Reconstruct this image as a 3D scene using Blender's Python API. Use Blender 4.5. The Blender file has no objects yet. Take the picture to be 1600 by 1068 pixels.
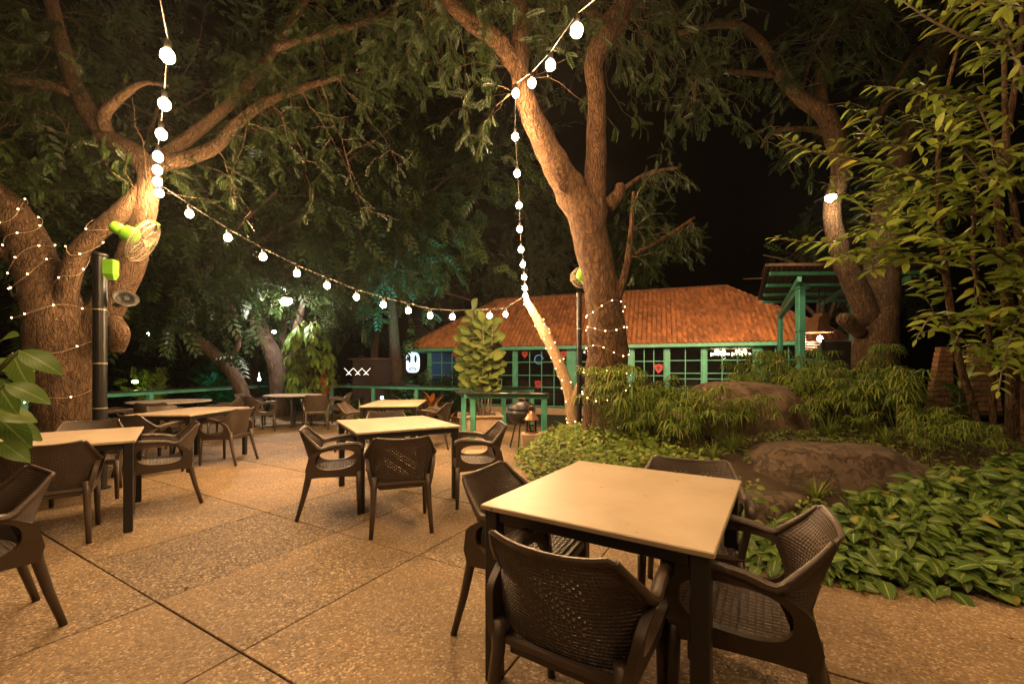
import bpy, math, random
import numpy as np
from mathutils import Vector, Matrix, noise

C = bpy.context.scene.collection
SC = bpy.context.scene
F = 662.0          # focal length in photo pixels (1600 wide)
HC = 1.31          # camera height

# ------------------------------------------------------------------ camera
cam = bpy.data.cameras.new('camera'); cam.lens = F / 1600 * 36; cam.sensor_width = 36
cam.shift_y = 46 / 1600; cam.clip_start = .05; cam.clip_end = 500
co = bpy.data.objects.new('camera', cam); C.objects.link(co)
co.location = (0, 0, HC); co.rotation_euler = (math.radians(90), 0, 0)
SC.camera = co
# ------------------------------------------------------------------ night sky
w = bpy.data.worlds.new('World'); SC.world = w; w.use_nodes = True
nt = w.node_tree; bg = nt.nodes['Background']
sky = nt.nodes.new('ShaderNodeTexSky'); sky.sky_type = 'NISHITA'; sky.sun_disc = False
sky.sun_elevation = math.radians(-3); sky.sun_rotation = math.radians(200)
nt.links.new(sky.outputs[0], bg.inputs[0]); bg.inputs[1].default_value = 0.004
moon = bpy.data.lights.new('moon', 'SUN'); moon.energy = 0.02; moon.angle = math.radians(3); moon.color = (.8, .85, 1)
mo = bpy.data.objects.new('moon', moon); C.objects.link(mo); mo.rotation_euler = (math.radians(35), 0, math.radians(20))
SC.view_settings.view_transform = 'Standard'; SC.view_settings.look = 'None'
SC.view_settings.exposure = 0.15; SC.view_settings.gamma = 1
try: SC.view_settings.use_curve_mapping = False
except Exception: pass
cy = SC.cycles
cy.max_bounces = 5; cy.diffuse_bounces = 3; cy.glossy_bounces = 3; cy.transmission_bounces = 4; cy.transparent_max_bounces = 6
cy.sample_clamp_indirect = 3.0; cy.sample_clamp_direct = 0; cy.use_denoising = True; cy.caustics_reflective = False; cy.caustics_refractive = False
BULB = 820.0       # radiance of the festoon bulbs

# ------------------------------------------------------------------ helpers
def P(px, py, d):            # a point seen at a pixel of the photo, at depth d (metres)
    return Vector(((px - 800) / F * d, d, HC + (580 - py) / F * d))
def G(px, py, z=0.0):        # a point seen at a pixel, at height z
    d = F * (HC - z) / (py - 580)
    return Vector(((px - 800) / F * d, d, z))

def tag(o, label=None, cat=None, group=None, kind=None):
    if label: o['label'] = label
    if cat: o['category'] = cat
    if group: o['group'] = group
    if kind: o['kind'] = kind
    return o
def thing(name, label, cat, loc=(0, 0, 0), rz=0.0, group=None):
    o = bpy.data.objects.new(name, None); C.objects.link(o); o.empty_display_size = .1
    o.location = loc; o.rotation_euler = (0, 0, rz)
    return tag(o, label, cat, group)
def link(name, me, parent=None, loc=None, rot=None, kind=None, label=None):
    o = bpy.data.objects.new(name, me); C.objects.link(o)
    if parent: o.parent = parent
    if loc is not None: o.location = loc
    if rot is not None: o.rotation_euler = rot
    if kind: o['kind'] = kind
    if label: o['label'] = label
    return o
def copy_tree(o, parent=None):
    c = o.copy(); C.objects.link(c); c.parent = parent
    for ch in o.children: copy_tree(ch, c)
    return c

class MB:
    def __init__(s): s.v = []; s.f = []; s.m = []; s.uv = None
    def add(s, vs, fs, mi=0):
        b = len(s.v); s.v += [tuple(v) for v in vs]
        s.f += [tuple(b + i for i in f) for f in fs]; s.m += [mi] * len(fs); return s
    def box(s, c, sz, rot=None, mi=0, bev=0.0):
        x, y, z = sz[0] / 2, sz[1] / 2, sz[2] / 2
        if bev > 0:
            b = min(bev, x * .9, y * .9, z * .9); vs = []
            for sx in (-1, 1):
                for sy in (-1, 1):
                    for sz_ in (-1, 1):
                        vs += [(sx * x, sy * (y - b), sz_ * (z - b)), (sx * (x - b), sy * y, sz_ * (z - b)), (sx * (x - b), sy * (y - b), sz_ * z)]
            def i(sx, sy, sz_, k): return (((sx > 0) * 2 + (sy > 0)) * 2 + (sz_ > 0)) * 3 + k
            fs = []
            for q in (-1, 1):
                fs.append([i(q, -1, -1, 0), i(q, 1, -1, 0), i(q, 1, 1, 0), i(q, -1, 1, 0)])
                fs.append([i(-1, q, -1, 1), i(1, q, -1, 1), i(1, q, 1, 1), i(-1, q, 1, 1)])
                fs.append([i(-1, -1, q, 2), i(1, -1, q, 2), i(1, 1, q, 2), i(-1, 1, q, 2)])
                for r in (-1, 1):
                    fs.append([i(q, r, -1, 0), i(q, r, 1, 0), i(q, r, 1, 1), i(q, r, -1, 1)])
                    fs.append([i(q, -1, r, 0), i(q, 1, r, 0), i(q, 1, r, 2), i(q, -1, r, 2)])
                    fs.append([i(-1, q, r, 1), i(1, q, r, 1), i(1, q, r, 2), i(-1, q, r, 2)])
                    for t in (-1, 1): fs.append([i(q, r, t, 0), i(q, r, t, 1), i(q, r, t, 2)])
        else:
            vs = [(sx * x, sy * y, sz_ * z) for sx in (-1, 1) for sy in (-1, 1) for sz_ in (-1, 1)]
            fs = [(0, 1, 3, 2), (4, 6, 7, 5), (0, 4, 5, 1), (2, 3, 7, 6), (0, 2, 6, 4), (1, 5, 7, 3)]
        M = rot if rot is not None else Matrix.Identity(3)
        c = Vector(c)
        return s.add([c + M @ Vector(v) for v in vs], fs, mi)
    def bar(s, a, b, w_, h_=None, mi=0, bev=0.0):      # box from a to b
        a = Vector(a); b = Vector(b); d = b - a; L = d.length; h_ = h_ or w_
        x = d.normalized(); up = Vector((0, 0, 1)) if abs(x.z) < .95 else Vector((0, 1, 0))
        y = up.cross(x).normalized(); z = x.cross(y)
        return s.box((a + b) / 2, (L, w_, h_), Matrix((x, y, z)).transposed(), mi, bev)
    def tube(s, pts, r, seg=8, cap=True, mi=0, nz=0.0, seed=0, nf=3.0, sq=None):
        pts = [Vector(p) for p in pts]; n = len(pts)
        rs = r if hasattr(r, '__len__') else [r] * n
        t0 = (pts[1] - pts[0]).normalized()
        up = Vector((0, 0, 1)) if abs(t0.z) < .9 else Vector((0, 1, 0))
        u = up.cross(t0).normalized(); vs = []
        for i, p in enumerate(pts):
            t = (pts[min(i + 1, n - 1)] - pts[max(i - 1, 0)]).normalized()
            u = (u - t * u.dot(t)).normalized(); v = t.cross(u)
            for k in range(seg):
                a = 2 * math.pi * (k + (.5 if sq else 0)) / seg; dvec = u * math.cos(a) + v * math.sin(a)
                rr = rs[i] * (sq or 1)
                if nz: 
                    q = p + dvec * rs[i]
                    rr *= 1 + nz * (noise.noise(q * nf + Vector((seed, 0, 0))) + .5 * noise.noise(q * nf * 3.1) + .35 * abs(noise.noise(Vector((dvec.x * 5, dvec.y * 5, q.z * 1.1 + seed)))))
                vs.append(p + dvec * rr)
        fs = [(i * seg + k, i * seg + (k + 1) % seg, (i + 1) * seg + (k + 1) % seg, (i + 1) * seg + k) for i in range(n - 1) for k in range(seg)]
        if cap: fs += [tuple(range(seg - 1, -1, -1)), tuple((n - 1) * seg + k for k in range(seg))]
        return s.add(vs, fs, mi)
    def lathe(s, prof, c=(0, 0, 0), seg=24, rot=None, mi=0):
        M = rot if rot is not None else Matrix.Identity(3); c = Vector(c); vs = []
        for r, z in prof:
            for k in range(seg):
                a = 2 * math.pi * k / seg; vs.append(c + M @ Vector((r * math.cos(a), r * math.sin(a), z)))
        n = len(prof)
        fs = [(i * seg + k, i * seg + (k + 1) % seg, (i + 1) * seg + (k + 1) % seg, (i + 1) * seg + k) for i in range(n - 1) for k in range(seg)]
        fs += [tuple(range(seg - 1, -1, -1)), tuple((n - 1) * seg + k for k in range(seg))]
        return s.add(vs, fs, mi)
    def ball(s, c, r, seg=12, ring=8, sc=(1, 1, 1), mi=0):
        prof = [(max(1e-4, r * math.sin(math.pi * i / ring)), -r * math.cos(math.pi * i / ring)) for i in range(ring + 1)]
        b = len(s.v); s.lathe(prof, (0, 0, 0), seg, None, mi)
        for i in range(b, len(s.v)):
            v = s.v[i]; s.v[i] = (v[0] * sc[0] + c[0], v[1] * sc[1] + c[1], v[2] * sc[2] + c[2])
        return s
    def prism(s, poly, z0, z1, mi=0, inset=0.0):        # poly in xy, extruded; optional chamfer
        n = len(poly); ar = sum(poly[i][0] * poly[(i + 1) % n][1] - poly[(i + 1) % n][0] * poly[i][1] for i in range(n))
        if ar < 0: poly = poly[::-1]
        b = [(p[0], p[1], z0) for p in poly]
        if inset:
            cx = sum(p[0] for p in poly) / n; cy_ = sum(p[1] for p in poly) / n
            m = [(p[0], p[1], z1 - inset) for p in poly]; t = []
            for p in poly:
                d = Vector((cx - p[0], cy_ - p[1])); d.normalize(); t.append((p[0] + d.x * inset * 1.4, p[1] + d.y * inset * 1.4, z1))
            rings = [b, m, t]
        else: rings = [b, [(p[0], p[1], z1) for p in poly]]
        vs = [v for r in rings for v in r]
        fs = [(i * n + k, i * n + (k + 1) % n, (i + 1) * n + (k + 1) % n, (i + 1) * n + k) for i in range(len(rings) - 1) for k in range(n)]
        fs += [tuple(range(n - 1, -1, -1)), tuple((len(rings) - 1) * n + k for k in range(n))]
        return s.add(vs, fs, mi)
    def mesh(s, name, mats, smooth=False):
        me = bpy.data.meshes.new(name); me.from_pydata(s.v, [], s.f)
        if not isinstance(mats, (list, tuple)): mats = [mats]
        for m in mats: me.materials.append(m)
        if len(mats) > 1: me.polygons.foreach_set('material_index', s.m)
        if smooth:
            me.polygons.foreach_set('use_smooth', [True] * len(s.f))
        me.update(); return me
    def build(s, name, mat, parent=None, smooth=False, kind=None, label=None, loc=None, rot=None):
        return link(name, s.mesh(name, mat, smooth), parent, loc, rot, kind, label)

def autosmooth(o, ang=40):
    me = o.data if hasattr(o, 'data') else o
    me.polygons.foreach_set('use_smooth', [True] * len(me.polygons))
    try: me.set_sharp_from_angle(angle=math.radians(ang))
    except Exception: pass

def crom(pts, rad=None, sub=6):      # Catmull-Rom through control points
    out = []; ro = []; n = len(pts)
    for i in range(n - 1):
        p0 = pts[max(i - 1, 0)]; p1 = pts[i]; p2 = pts[i + 1]; p3 = pts[min(i + 2, n - 1)]
        for k in range(sub):
            t = k / sub
            out.append(.5 * ((2 * p1) + (p2 - p0) * t + (2 * p0 - 5 * p1 + 4 * p2 - p3) * t * t + (3 * p1 - p0 - 3 * p2 + p3) * t ** 3))
            if rad: ro.append(rad[i] * (1 - t) + rad[i + 1] * t)
    out.append(pts[-1])
    if rad: ro.append(rad[-1]); return out, ro
    return out

def stamp(name, tv, tf, Rm, T, mat, parent=None, kind='stuff', uv=None, S=None):
    """many copies of a small template joined in one mesh (numpy): tv (k,3), tf (m,4) quads, Rm (n,3,3), T (n,3)"""
    tv = np.asarray(tv, float); tf = np.asarray(tf, int); n = len(T); k = len(tv); q = tf.shape[1]
    R_ = np.asarray(Rm, float)
    if S is not None: R_ = R_ * np.asarray(S)[:, None, None]
    V = np.einsum('nij,kj->nki', R_, tv) + np.asarray(T)[:, None, :]
    Fa = (tf[None] + (np.arange(n) * k)[:, None, None]).reshape(-1)
    me = bpy.data.meshes.new(name); me.vertices.add(n * k); me.vertices.foreach_set('co', V.reshape(-1).astype(np.float32))
    nf = n * len(tf); me.loops.add(nf * q); me.loops.foreach_set('vertex_index', Fa.astype(np.int32))
    me.polygons.add(nf); me.polygons.foreach_set('loop_start', (np.arange(nf) * q).astype(np.int32))
    try: me.polygons.foreach_set('loop_total', np.full(nf, q, dtype=np.int32))
    except Exception: pass
    if uv is not None:
        ul = me.uv_layers.new(name='UVMap'); u = np.asarray(uv)[tf].reshape(-1, 2); ul.data.foreach_set('uv', np.tile(u, (n, 1)).reshape(-1).astype(np.float32))
    me.materials.append(mat); me.update(calc_edges=True); me.validate()
    return link(name, me, parent, kind=kind)

def frames(D, Nrm):       # rotation matrices: x along D, z close to Nrm
    D = D / (np.linalg.norm(D, axis=1, keepdims=True) + 1e-9)
    Y = np.cross(Nrm, D); Y /= (np.linalg.norm(Y, axis=1, keepdims=True) + 1e-9)
    Z = np.cross(D, Y)
    return np.stack([D, Y, Z], axis=2)

# ------------------------------------------------------------------ materials
def mat(name, col, rough=.6, metal=0.0, var=.25, scale=6.0, bump=0.0, bscale=30.0, col2=None, spec=.4, rnd=0.0, coat=0.0):
    m = bpy.data.materials.new(name); m.use_nodes = True; t = m.node_tree; N = t.nodes; L = t.links
    b = N['Principled BSDF']; b.inputs['Roughness'].default_value = rough; b.inputs['Metallic'].default_value = metal
    b.inputs['Specular IOR Level'].default_value = spec; b.inputs['Coat Weight'].default_value = coat
    tc = N.new('ShaderNodeTexCoord'); nz = N.new('ShaderNodeTexNoise'); nz.inputs['Scale'].default_value = scale; nz.inputs['Detail'].default_value = 6
    L.new(tc.outputs['Object'], nz.inputs['Vector'])
    r = N.new('ShaderNodeValToRGB'); c2 = col2 or tuple(c * (1 - var) for c in col)
    r.color_ramp.elements[0].position = .32; r.color_ramp.elements[1].position = .68
    r.color_ramp.elements[0].color = (*c2, 1); r.color_ramp.elements[1].color = (*col, 1)
    L.new(nz.outputs['Fac'], r.inputs['Fac']); out = r.outputs['Color']
    if rnd:
        oi = N.new('ShaderNodeObjectInfo'); h = N.new('ShaderNodeHueSaturation'); mr = N.new('ShaderNodeMapRange')
        mr.inputs['To Min'].default_value = 1 - rnd; mr.inputs['To Max'].default_value = 1 + rnd
        L.new(oi.outputs['Random'], mr.inputs['Value']); L.new(mr.outputs[0], h.inputs['Value']); L.new(out, h.inputs['Color']); out = h.outputs['Color']
    L.new(out, b.inputs['Base Color'])
    if bump:
        n2 = N.new('ShaderNodeTexNoise'); n2.inputs['Scale'].default_value = bscale; n2.inputs['Detail'].default_value = 8
        L.new(tc.outputs['Object'], n2.inputs['Vector'])
        bp = N.new('ShaderNodeBump'); bp.inputs['Strength'].default_value = bump; bp.inputs['Distance'].default_value = .01
        L.new(n2.outputs['Fac'], bp.inputs['Height']); L.new(bp.outputs[0], b.inputs['Normal'])
    return m
def emis(name, col, st):
    m = bpy.data.materials.new(name); m.use_nodes = True; N = m.node_tree.nodes
    N.remove(N['Principled BSDF']); e = N.new('ShaderNodeEmission'); e.inputs[0].default_value = (*col, 1); e.inputs[1].default_value = st
    m.node_tree.links.new(e.outputs[0], N['Material Output'].inputs[0]); return m
def leafmat(name, ca, cb, rib=None, ribw=.06, trans=.3, rough=.45, cc=None):
    """leaf: colour varies by leaf (island or object), pale midrib from UV"""
    m = bpy.data.materials.new(name); m.use_nodes = True; t = m.node_tree; N = t.nodes; L = t.links
    b = N['Principled BSDF']; b.inputs['Roughness'].default_value = rough; b.inputs['Specular IOR Level'].default_value = .35
    g = N.new('ShaderNodeNewGeometry'); oi = N.new('ShaderNodeObjectInfo'); ad = N.new('ShaderNodeMath'); ad.operation = 'ADD'
    fr = N.new('ShaderNodeMath'); fr.operation = 'FRACT'
    L.new(g.outputs['Random Per Island'], ad.inputs[0]); L.new(oi.outputs['Random'], ad.inputs[1]); L.new(ad.outputs[0], fr.inputs[0])
    r = N.new('ShaderNodeValToRGB'); r.color_ramp.elements[0].color = (*ca, 1); r.color_ramp.elements[1].color = (*cb, 1)
    if cc: e = r.color_ramp.elements.new(.96); e.color = (*cb, 1); r.color_ramp.elements[2].position = 1.0; r.color_ramp.elements[2].color = (*cc, 1)
    L.new(fr.outputs[0], r.inputs['Fac']); out = r.outputs['Color']
    if rib:
        uv = N.new('ShaderNodeUVMap'); sp = N.new('ShaderNodeSeparateXYZ'); L.new(uv.outputs[0], sp.inputs[0])
        s1 = N.new('ShaderNodeMath'); s1.operation = 'SUBTRACT'; s1.inputs[1].default_value = .5; L.new(sp.outputs[0], s1.inputs[0])
        ab = N.new('ShaderNodeMath'); ab.operation = 'ABSOLUTE'; L.new(s1.outputs[0], ab.inputs[0])
        # side veins: stripes of v + |u|
        w1 = N.new('ShaderNodeMath'); w1.operation = 'MULTIPLY_ADD'; w1.inputs[1].default_value = -.9; L.new(ab.outputs[0], w1.inputs[0]); L.new(sp.outputs[1], w1.inputs[2])
        w2 = N.new('ShaderNodeMath'); w2.operation = 'MULTIPLY'; w2.inputs[1].default_value = 44; L.new(w1.outputs[0], w2.inputs[0])
        w3 = N.new('ShaderNodeMath'); w3.operation = 'SINE'; L.new(w2.outputs[0], w3.inputs[0])
        w4 = N.new('ShaderNodeMapRange'); w4.inputs['From Min'].default_value = .55; w4.inputs['From Max'].default_value = 1; w4.inputs['To Max'].default_value = .3; L.new(w3.outputs[0], w4.inputs['Value'])
        mr = N.new('ShaderNodeMapRange'); mr.inputs['From Min'].default_value = ribw * .4; mr.inputs['From Max'].default_value = ribw; mr.inputs['To Min'].default_value = 1; mr.inputs['To Max'].default_value = 0
        L.new(ab.outputs[0], mr.inputs['Value'])
        mx0 = N.new('ShaderNodeMath'); mx0.operation = 'MAXIMUM'; L.new(mr.outputs[0], mx0.inputs[0]); L.new(w4.outputs[0], mx0.inputs[1])
        mx = N.new('ShaderNodeMixRGB'); mx.inputs[2].default_value = (*rib, 1); L.new(mx0.outputs[0], mx.inputs[0]); L.new(out, mx.inputs[1]); out = mx.outputs[0]
    L.new(out, b.inputs['Base Color'])
    tr = N.new('ShaderNodeBsdfTranslucent'); L.new(out, tr.inputs[0]); ms = N.new('ShaderNodeMixShader'); ms.inputs[0].default_value = trans
    L.new(b.outputs[0], ms.inputs[1]); L.new(tr.outputs[0], ms.inputs[2]); L.new(ms.outputs[0], N['Material Output'].inputs[0])
    return m
def barkmat(name, c1, c2, c3, sc=1.0, stretch=.25, bump=.9):
    m = bpy.data.materials.new(name); m.use_nodes = True; t = m.node_tree; N = t.nodes; L = t.links; b = N['Principled BSDF']
    b.inputs['Roughness'].default_value = .85; b.inputs['Specular IOR Level'].default_value = .2
    tc = N.new('ShaderNodeTexCoord'); mp = N.new('ShaderNodeMapping'); mp.inputs['Scale'].default_value = (sc, sc, sc * stretch); L.new(tc.outputs['Object'], mp.inputs[0])
    dn = N.new('ShaderNodeTexNoise'); dn.inputs['Scale'].default_value = 4; dn.inputs['Detail'].default_value = 4; L.new(mp.outputs[0], dn.inputs['Vector'])
    ma = N.new('ShaderNodeMixRGB'); ma.blend_type = 'ADD'; ma.inputs[0].default_value = .25; L.new(mp.outputs[0], ma.inputs[1]); L.new(dn.outputs['Color'], ma.inputs[2])
    v = N.new('ShaderNodeTexVoronoi'); v.feature = 'DISTANCE_TO_EDGE'; v.inputs['Scale'].default_value = 26; L.new(ma.outputs[0], v.inputs['Vector'])
    n = N.new('ShaderNodeTexNoise'); n.inputs['Scale'].default_value = 22; n.inputs['Detail'].default_value = 10; n.inputs['Roughness'].default_value = .7; L.new(mp.outputs[0], n.inputs['Vector'])
    r = N.new('ShaderNodeValToRGB'); e = r.color_ramp.elements; e[0].position = .3; e[0].color = (*c1, 1); e[1].position = .7; e[1].color = (*c3, 1); k = e.new(.5); k.color = (*c2, 1)
    L.new(n.outputs['Fac'], r.inputs[0])
    cr = N.new('ShaderNodeMapRange'); cr.inputs['From Max'].default_value = .12; cr.inputs['To Min'].default_value = .35; L.new(v.outputs['Distance'], cr.inputs['Value'])
    mu = N.new('ShaderNodeMixRGB'); mu.blend_type = 'MULTIPLY'; mu.inputs[0].default_value = .45; L.new(r.outputs[0], mu.inputs[1]); L.new(cr.outputs[0], mu.inputs[2]); L.new(mu.outputs[0], b.inputs['Base Color'])
    hh = N.new('ShaderNodeMath'); hh.operation = 'MULTIPLY_ADD'; hh.inputs[1].default_value = 1.6; L.new(n.outputs['Fac'], hh.inputs[0]); L.new(cr.outputs[0], hh.inputs[2])
    bp = N.new('ShaderNodeBump'); bp.inputs['Strength'].default_value = bump; bp.inputs['Distance'].default_value = .025; L.new(hh.outputs[0], bp.inputs['Height']); L.new(bp.outputs[0], b.inputs['Normal'])
    return m

def slabmat():
    m = bpy.data.materials.new('exposed_aggregate'); m.use_nodes = True; t = m.node_tree; N = t.nodes; L = t.links; b = N['Principled BSDF']
    b.inputs['Specular IOR Level'].default_value = .35
    tc = N.new('ShaderNodeTexCoord'); oi = N.new('ShaderNodeObjectInfo')
    v = N.new('ShaderNodeTexVoronoi'); v.inputs['Scale'].default_value = 95; L.new(tc.outputs['Object'], v.inputs['Vector'])
    v2 = N.new('ShaderNodeTexVoronoi'); v2.feature = 'DISTANCE_TO_EDGE'; v2.inputs['Scale'].default_value = 95; L.new(tc.outputs['Object'], v2.inputs['Vector'])
    sp = N.new('ShaderNodeSeparateColor'); L.new(v.outputs['Color'], sp.inputs[0])
    peb = N.new('ShaderNodeValToRGB'); e = peb.color_ramp.elements; e[0].color = (.085, .056, .032, 1); e[1].color = (.74, .58, .39, 1); e[1].position = 1
    k = e.new(.45); k.color = (.25, .168, .092, 1); k = e.new(.8); k.color = (.34, .25, .165, 1); L.new(sp.outputs[0], peb.inputs[0])
    # worn patches where the cement shows over the pebbles
    n = N.new('ShaderNodeTexNoise'); n.inputs['Scale'].default_value = 1.3; n.inputs['Detail'].default_value = 7; n.inputs['Roughness'].default_value = .62
    L.new(tc.outputs['Object'], n.inputs['Vector'])
    cem = N.new('ShaderNodeMixRGB'); cem.inputs[1].default_value = (.35, .225, .115, 1); cem.inputs[2].default_value = (.22, .145, .08, 1); L.new(n.outputs['Fac'], cem.inputs[0])
    m1 = N.new('ShaderNodeMapRange'); m1.inputs['To Min'].default_value = .32; m1.inputs['To Max'].default_value = .68; L.new(oi.outputs['Random'], m1.inputs['Value'])
    sb = N.new('ShaderNodeMath'); sb.operation = 'SUBTRACT'; L.new(n.outputs['Fac'], sb.inputs[0]); L.new(m1.outputs[0], sb.inputs[1])
    m2 = N.new('ShaderNodeMapRange'); m2.inputs['From Min'].default_value = -.12; m2.inputs['From Max'].default_value = .15; m2.inputs['To Min'].default_value = .45; m2.inputs['To Max'].default_value = 1; L.new(sb.outputs[0], m2.inputs['Value'])
    mx = N.new('ShaderNodeMixRGB'); L.new(m2.outputs[0], mx.inputs[0]); L.new(cem.outputs[0], mx.inputs[1]); L.new(peb.outputs[0], mx.inputs[2])
    # dirt stains
    n3 = N.new('ShaderNodeTexNoise'); n3.inputs['Scale'].default_value = .7; n3.inputs['Detail'].default_value = 9; n3.inputs['Roughness'].default_value = .7; L.new(tc.outputs['Object'], n3.inputs['Vector'])
    m3 = N.new('ShaderNodeMapRange'); m3.inputs['From Min'].default_value = .35; m3.inputs['From Max'].default_value = .65; m3.inputs['To Min'].default_value = .62; m3.inputs['To Max'].default_value = 1.12; L.new(n3.outputs['Fac'], m3.inputs['Value'])
    h = N.new('ShaderNodeHueSaturation'); L.new(mx.outputs[0], h.inputs['Color'])
    mr = N.new('ShaderNodeMapRange'); mr.inputs['To Min'].default_value = .72; mr.inputs['To Max'].default_value = 1.02; L.new(oi.outputs['Random'], mr.inputs['Value'])
    mm = N.new('ShaderNodeMath'); mm.operation = 'MULTIPLY'; L.new(mr.outputs[0], mm.inputs[0]); L.new(m3.outputs[0], mm.inputs[1]); L.new(mm.outputs[0], h.inputs['Value'])
    L.new(h.outputs[0], b.inputs['Base Color'])
    rr = N.new('ShaderNodeMapRange'); rr.inputs['To Min'].default_value = .5; rr.inputs['To Max'].default_value = .85; L.new(n3.outputs['Fac'], rr.inputs['Value']); L.new(rr.outputs[0], b.inputs['Roughness'])
    bp = N.new('ShaderNodeBump'); bp.inputs['Strength'].default_value = .7; bp.inputs['Distance'].default_value = .004; L.new(v2.outputs['Distance'], bp.inputs['Height']); L.new(bp.outputs[0], b.inputs['Normal'])
    return m

def stonetop():
    m = bpy.data.materials.new('cream_stone'); m.use_nodes = True; t = m.node_tree; N = t.nodes; L = t.links; b = N['Principled BSDF']
    b.inputs['Roughness'].default_value = .42; b.inputs['Specular IOR Level'].default_value = .4
    tc = N.new('ShaderNodeTexCoord'); n = N.new('ShaderNodeTexNoise'); n.inputs['Scale'].default_value = 3.0; n.inputs['Detail'].default_value = 8; n.inputs['Roughness'].default_value = .6
    L.new(tc.outputs['Object'], n.inputs['Vector'])
    r = N.new('ShaderNodeValToRGB'); e = r.color_ramp.elements; e[0].position = .3; e[0].color = (.35, .265, .18, 1); e[1].position = .72; e[1].color = (.48, .39, .285, 1); L.new(n.outputs['Fac'], r.inputs[0])
    v = N.new('ShaderNodeTexVoronoi'); v.inputs['Scale'].default_value = 9; L.new(tc.outputs['Object'], v.inputs['Vector'])
    n2 = N.new('ShaderNodeTexNoise'); n2.inputs['Scale'].default_value = 40; L.new(tc.outputs['Object'], n2.inputs['Vector'])
    ad = N.new('ShaderNodeMath'); ad.operation = 'MULTIPLY_ADD'; ad.inputs[1].default_value = .16; L.new(n2.outputs['Fac'], ad.inputs[0]); L.new(v.outputs['Distance'], ad.inputs[2])
    mr = N.new('ShaderNodeMapRange'); mr.inputs['From Min'].default_value = .12; mr.inputs['From Max'].default_value = .17; mr.inputs['To Min'].default_value = .3; mr.inputs['To Max'].default_value = 1; L.new(ad.outputs[0], mr.inputs['Value'])
    mu = N.new('ShaderNodeMixRGB'); mu.blend_type = 'MULTIPLY'; mu.inputs[0].default_value = .8; L.new(r.outputs[0], mu.inputs[1]); L.new(mr.outputs[0], mu.inputs[2]); L.new(mu.outputs[0], b.inputs['Base Color'])
    nr = N.new('ShaderNodeMapRange'); nr.inputs['To Min'].default_value = .3; nr.inputs['To Max'].default_value = .6; L.new(n.outputs['Fac'], nr.inputs['Value']); L.new(nr.outputs[0], b.inputs['Roughness'])
    return m

M = {}
M['slab'] = slabmat(); M['top'] = stonetop()
M['soil'] = mat('soil', (.07, .045, .028), .95, var=.5, scale=5, bump=.8, bscale=18)
M['ground'] = mat('grass_ground', (.03, .035, .015), .95, var=.5, scale=2, bump=.6, bscale=9)
M['concrete'] = mat('concrete', (.2, .16, .12), .85, bump=.4)
M['joint'] = mat('joint_mortar', (.10, .068, .042), .95)
M['chair'] = mat('brown_plastic', (.072, .049, .035), .42, var=.25, scale=5, spec=.5, rnd=.12, bump=.12, bscale=160)
M['black'] = mat('black_metal', (.014, .013, .013), .38, var=.2, spec=.5, bump=.05, bscale=90)
M['green'] = mat('green_paint', (.09, .37, .265), .45, var=.28, scale=3.5, bump=.15, bscale=40)
M['darktop'] = mat('dark_granite', (.035, .035, .032), .22, var=.4, scale=60)
M['bark'] = barkmat('bark', (.05, .031, .018), (.115, .07, .04), (.20, .125, .07), 1.0, .35)
M['bark_rough'] = barkmat('bark_rough', (.04, .022, .013), (.115, .062, .034), (.22, .125, .066), .8, .35, 1.0)
M['bark_far'] = barkmat('bark_far', (.045, .03, .024), (.09, .062, .045), (.15, .10, .075), .7, .3, .7)
M['bark_pale'] = barkmat('bark_pale', (.22, .14, .08), (.36, .24, .14), (.5, .35, .22), 1.6, .5, .4)
M['twig'] = mat('twig', (.16, .12, .085), .8, var=.4, scale=3)
def rockmat(name, c1, c2, c3):
    m = mat(name, c2, .93, var=.5, scale=2.2); t = m.node_tree; N = t.nodes; L = t.links; b = N['Principled BSDF']
    tc = N.new('ShaderNodeTexCoord'); n = N.new('ShaderNodeTexNoise'); n.inputs['Scale'].default_value = 5.5; n.inputs['Detail'].default_value = 14; n.inputs['Roughness'].default_value = .74; n.inputs['Distortion'].default_value = 0; L.new(tc.outputs['Object'], n.inputs['Vector'])
    r = N.new('ShaderNodeValToRGB'); e = r.color_ramp.elements; e[0].position = .36; e[0].color = (*c1, 1); e[1].position = .66; e[1].color = (*c3, 1); k = e.new(.5); k.color = (*c2, 1); L.new(n.outputs['Fac'], r.inputs[0]); L.new(r.outputs[0], b.inputs['Base Color'])
    v = N.new('ShaderNodeTexVoronoi'); v.feature = 'DISTANCE_TO_EDGE'; v.inputs['Scale'].default_value = 2.6; L.new(n.outputs['Color'], v.inputs['Vector'])
    mr = N.new('ShaderNodeMapRange'); mr.inputs['From Max'].default_value = .05; L.new(v.outputs['Distance'], mr.inputs['Value'])
    ad = N.new('ShaderNodeMath'); ad.operation = 'MULTIPLY_ADD'; ad.inputs[1].default_value = .25; L.new(mr.outputs[0], ad.inputs[0]); L.new(n.outputs['Fac'], ad.inputs[2])
    bp = N.new('ShaderNodeBump'); bp.inputs['Strength'].default_value = 1; bp.inputs['Distance'].default_value = .03; L.new(ad.outputs[0], bp.inputs['Height']); L.new(bp.outputs[0], b.inputs['Normal']); return m
M['rock'] = rockmat('rock', (.12, .08, .055), (.19, .13, .088), (.25, .18, .125))
M['rock_dark'] = rockmat('rock_dark', (.09, .063, .044), (.125, .088, .062), (.165, .118, .083))
M['neem'] = leafmat('neem_leaf', (.011, .027, .006), (.030, .052, .010), trans=.3)
M['neem_far'] = leafmat('neem_leaf_far', (.014, .034, .009), (.036, .064, .017), trans=.3)
M['shrub'] = leafmat('shrub_leaf', (.12, .20, .022), (.31, .37, .05), rib=(.24, .27, .09), ribw=.045, cc=(.35, .25, .03))
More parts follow.
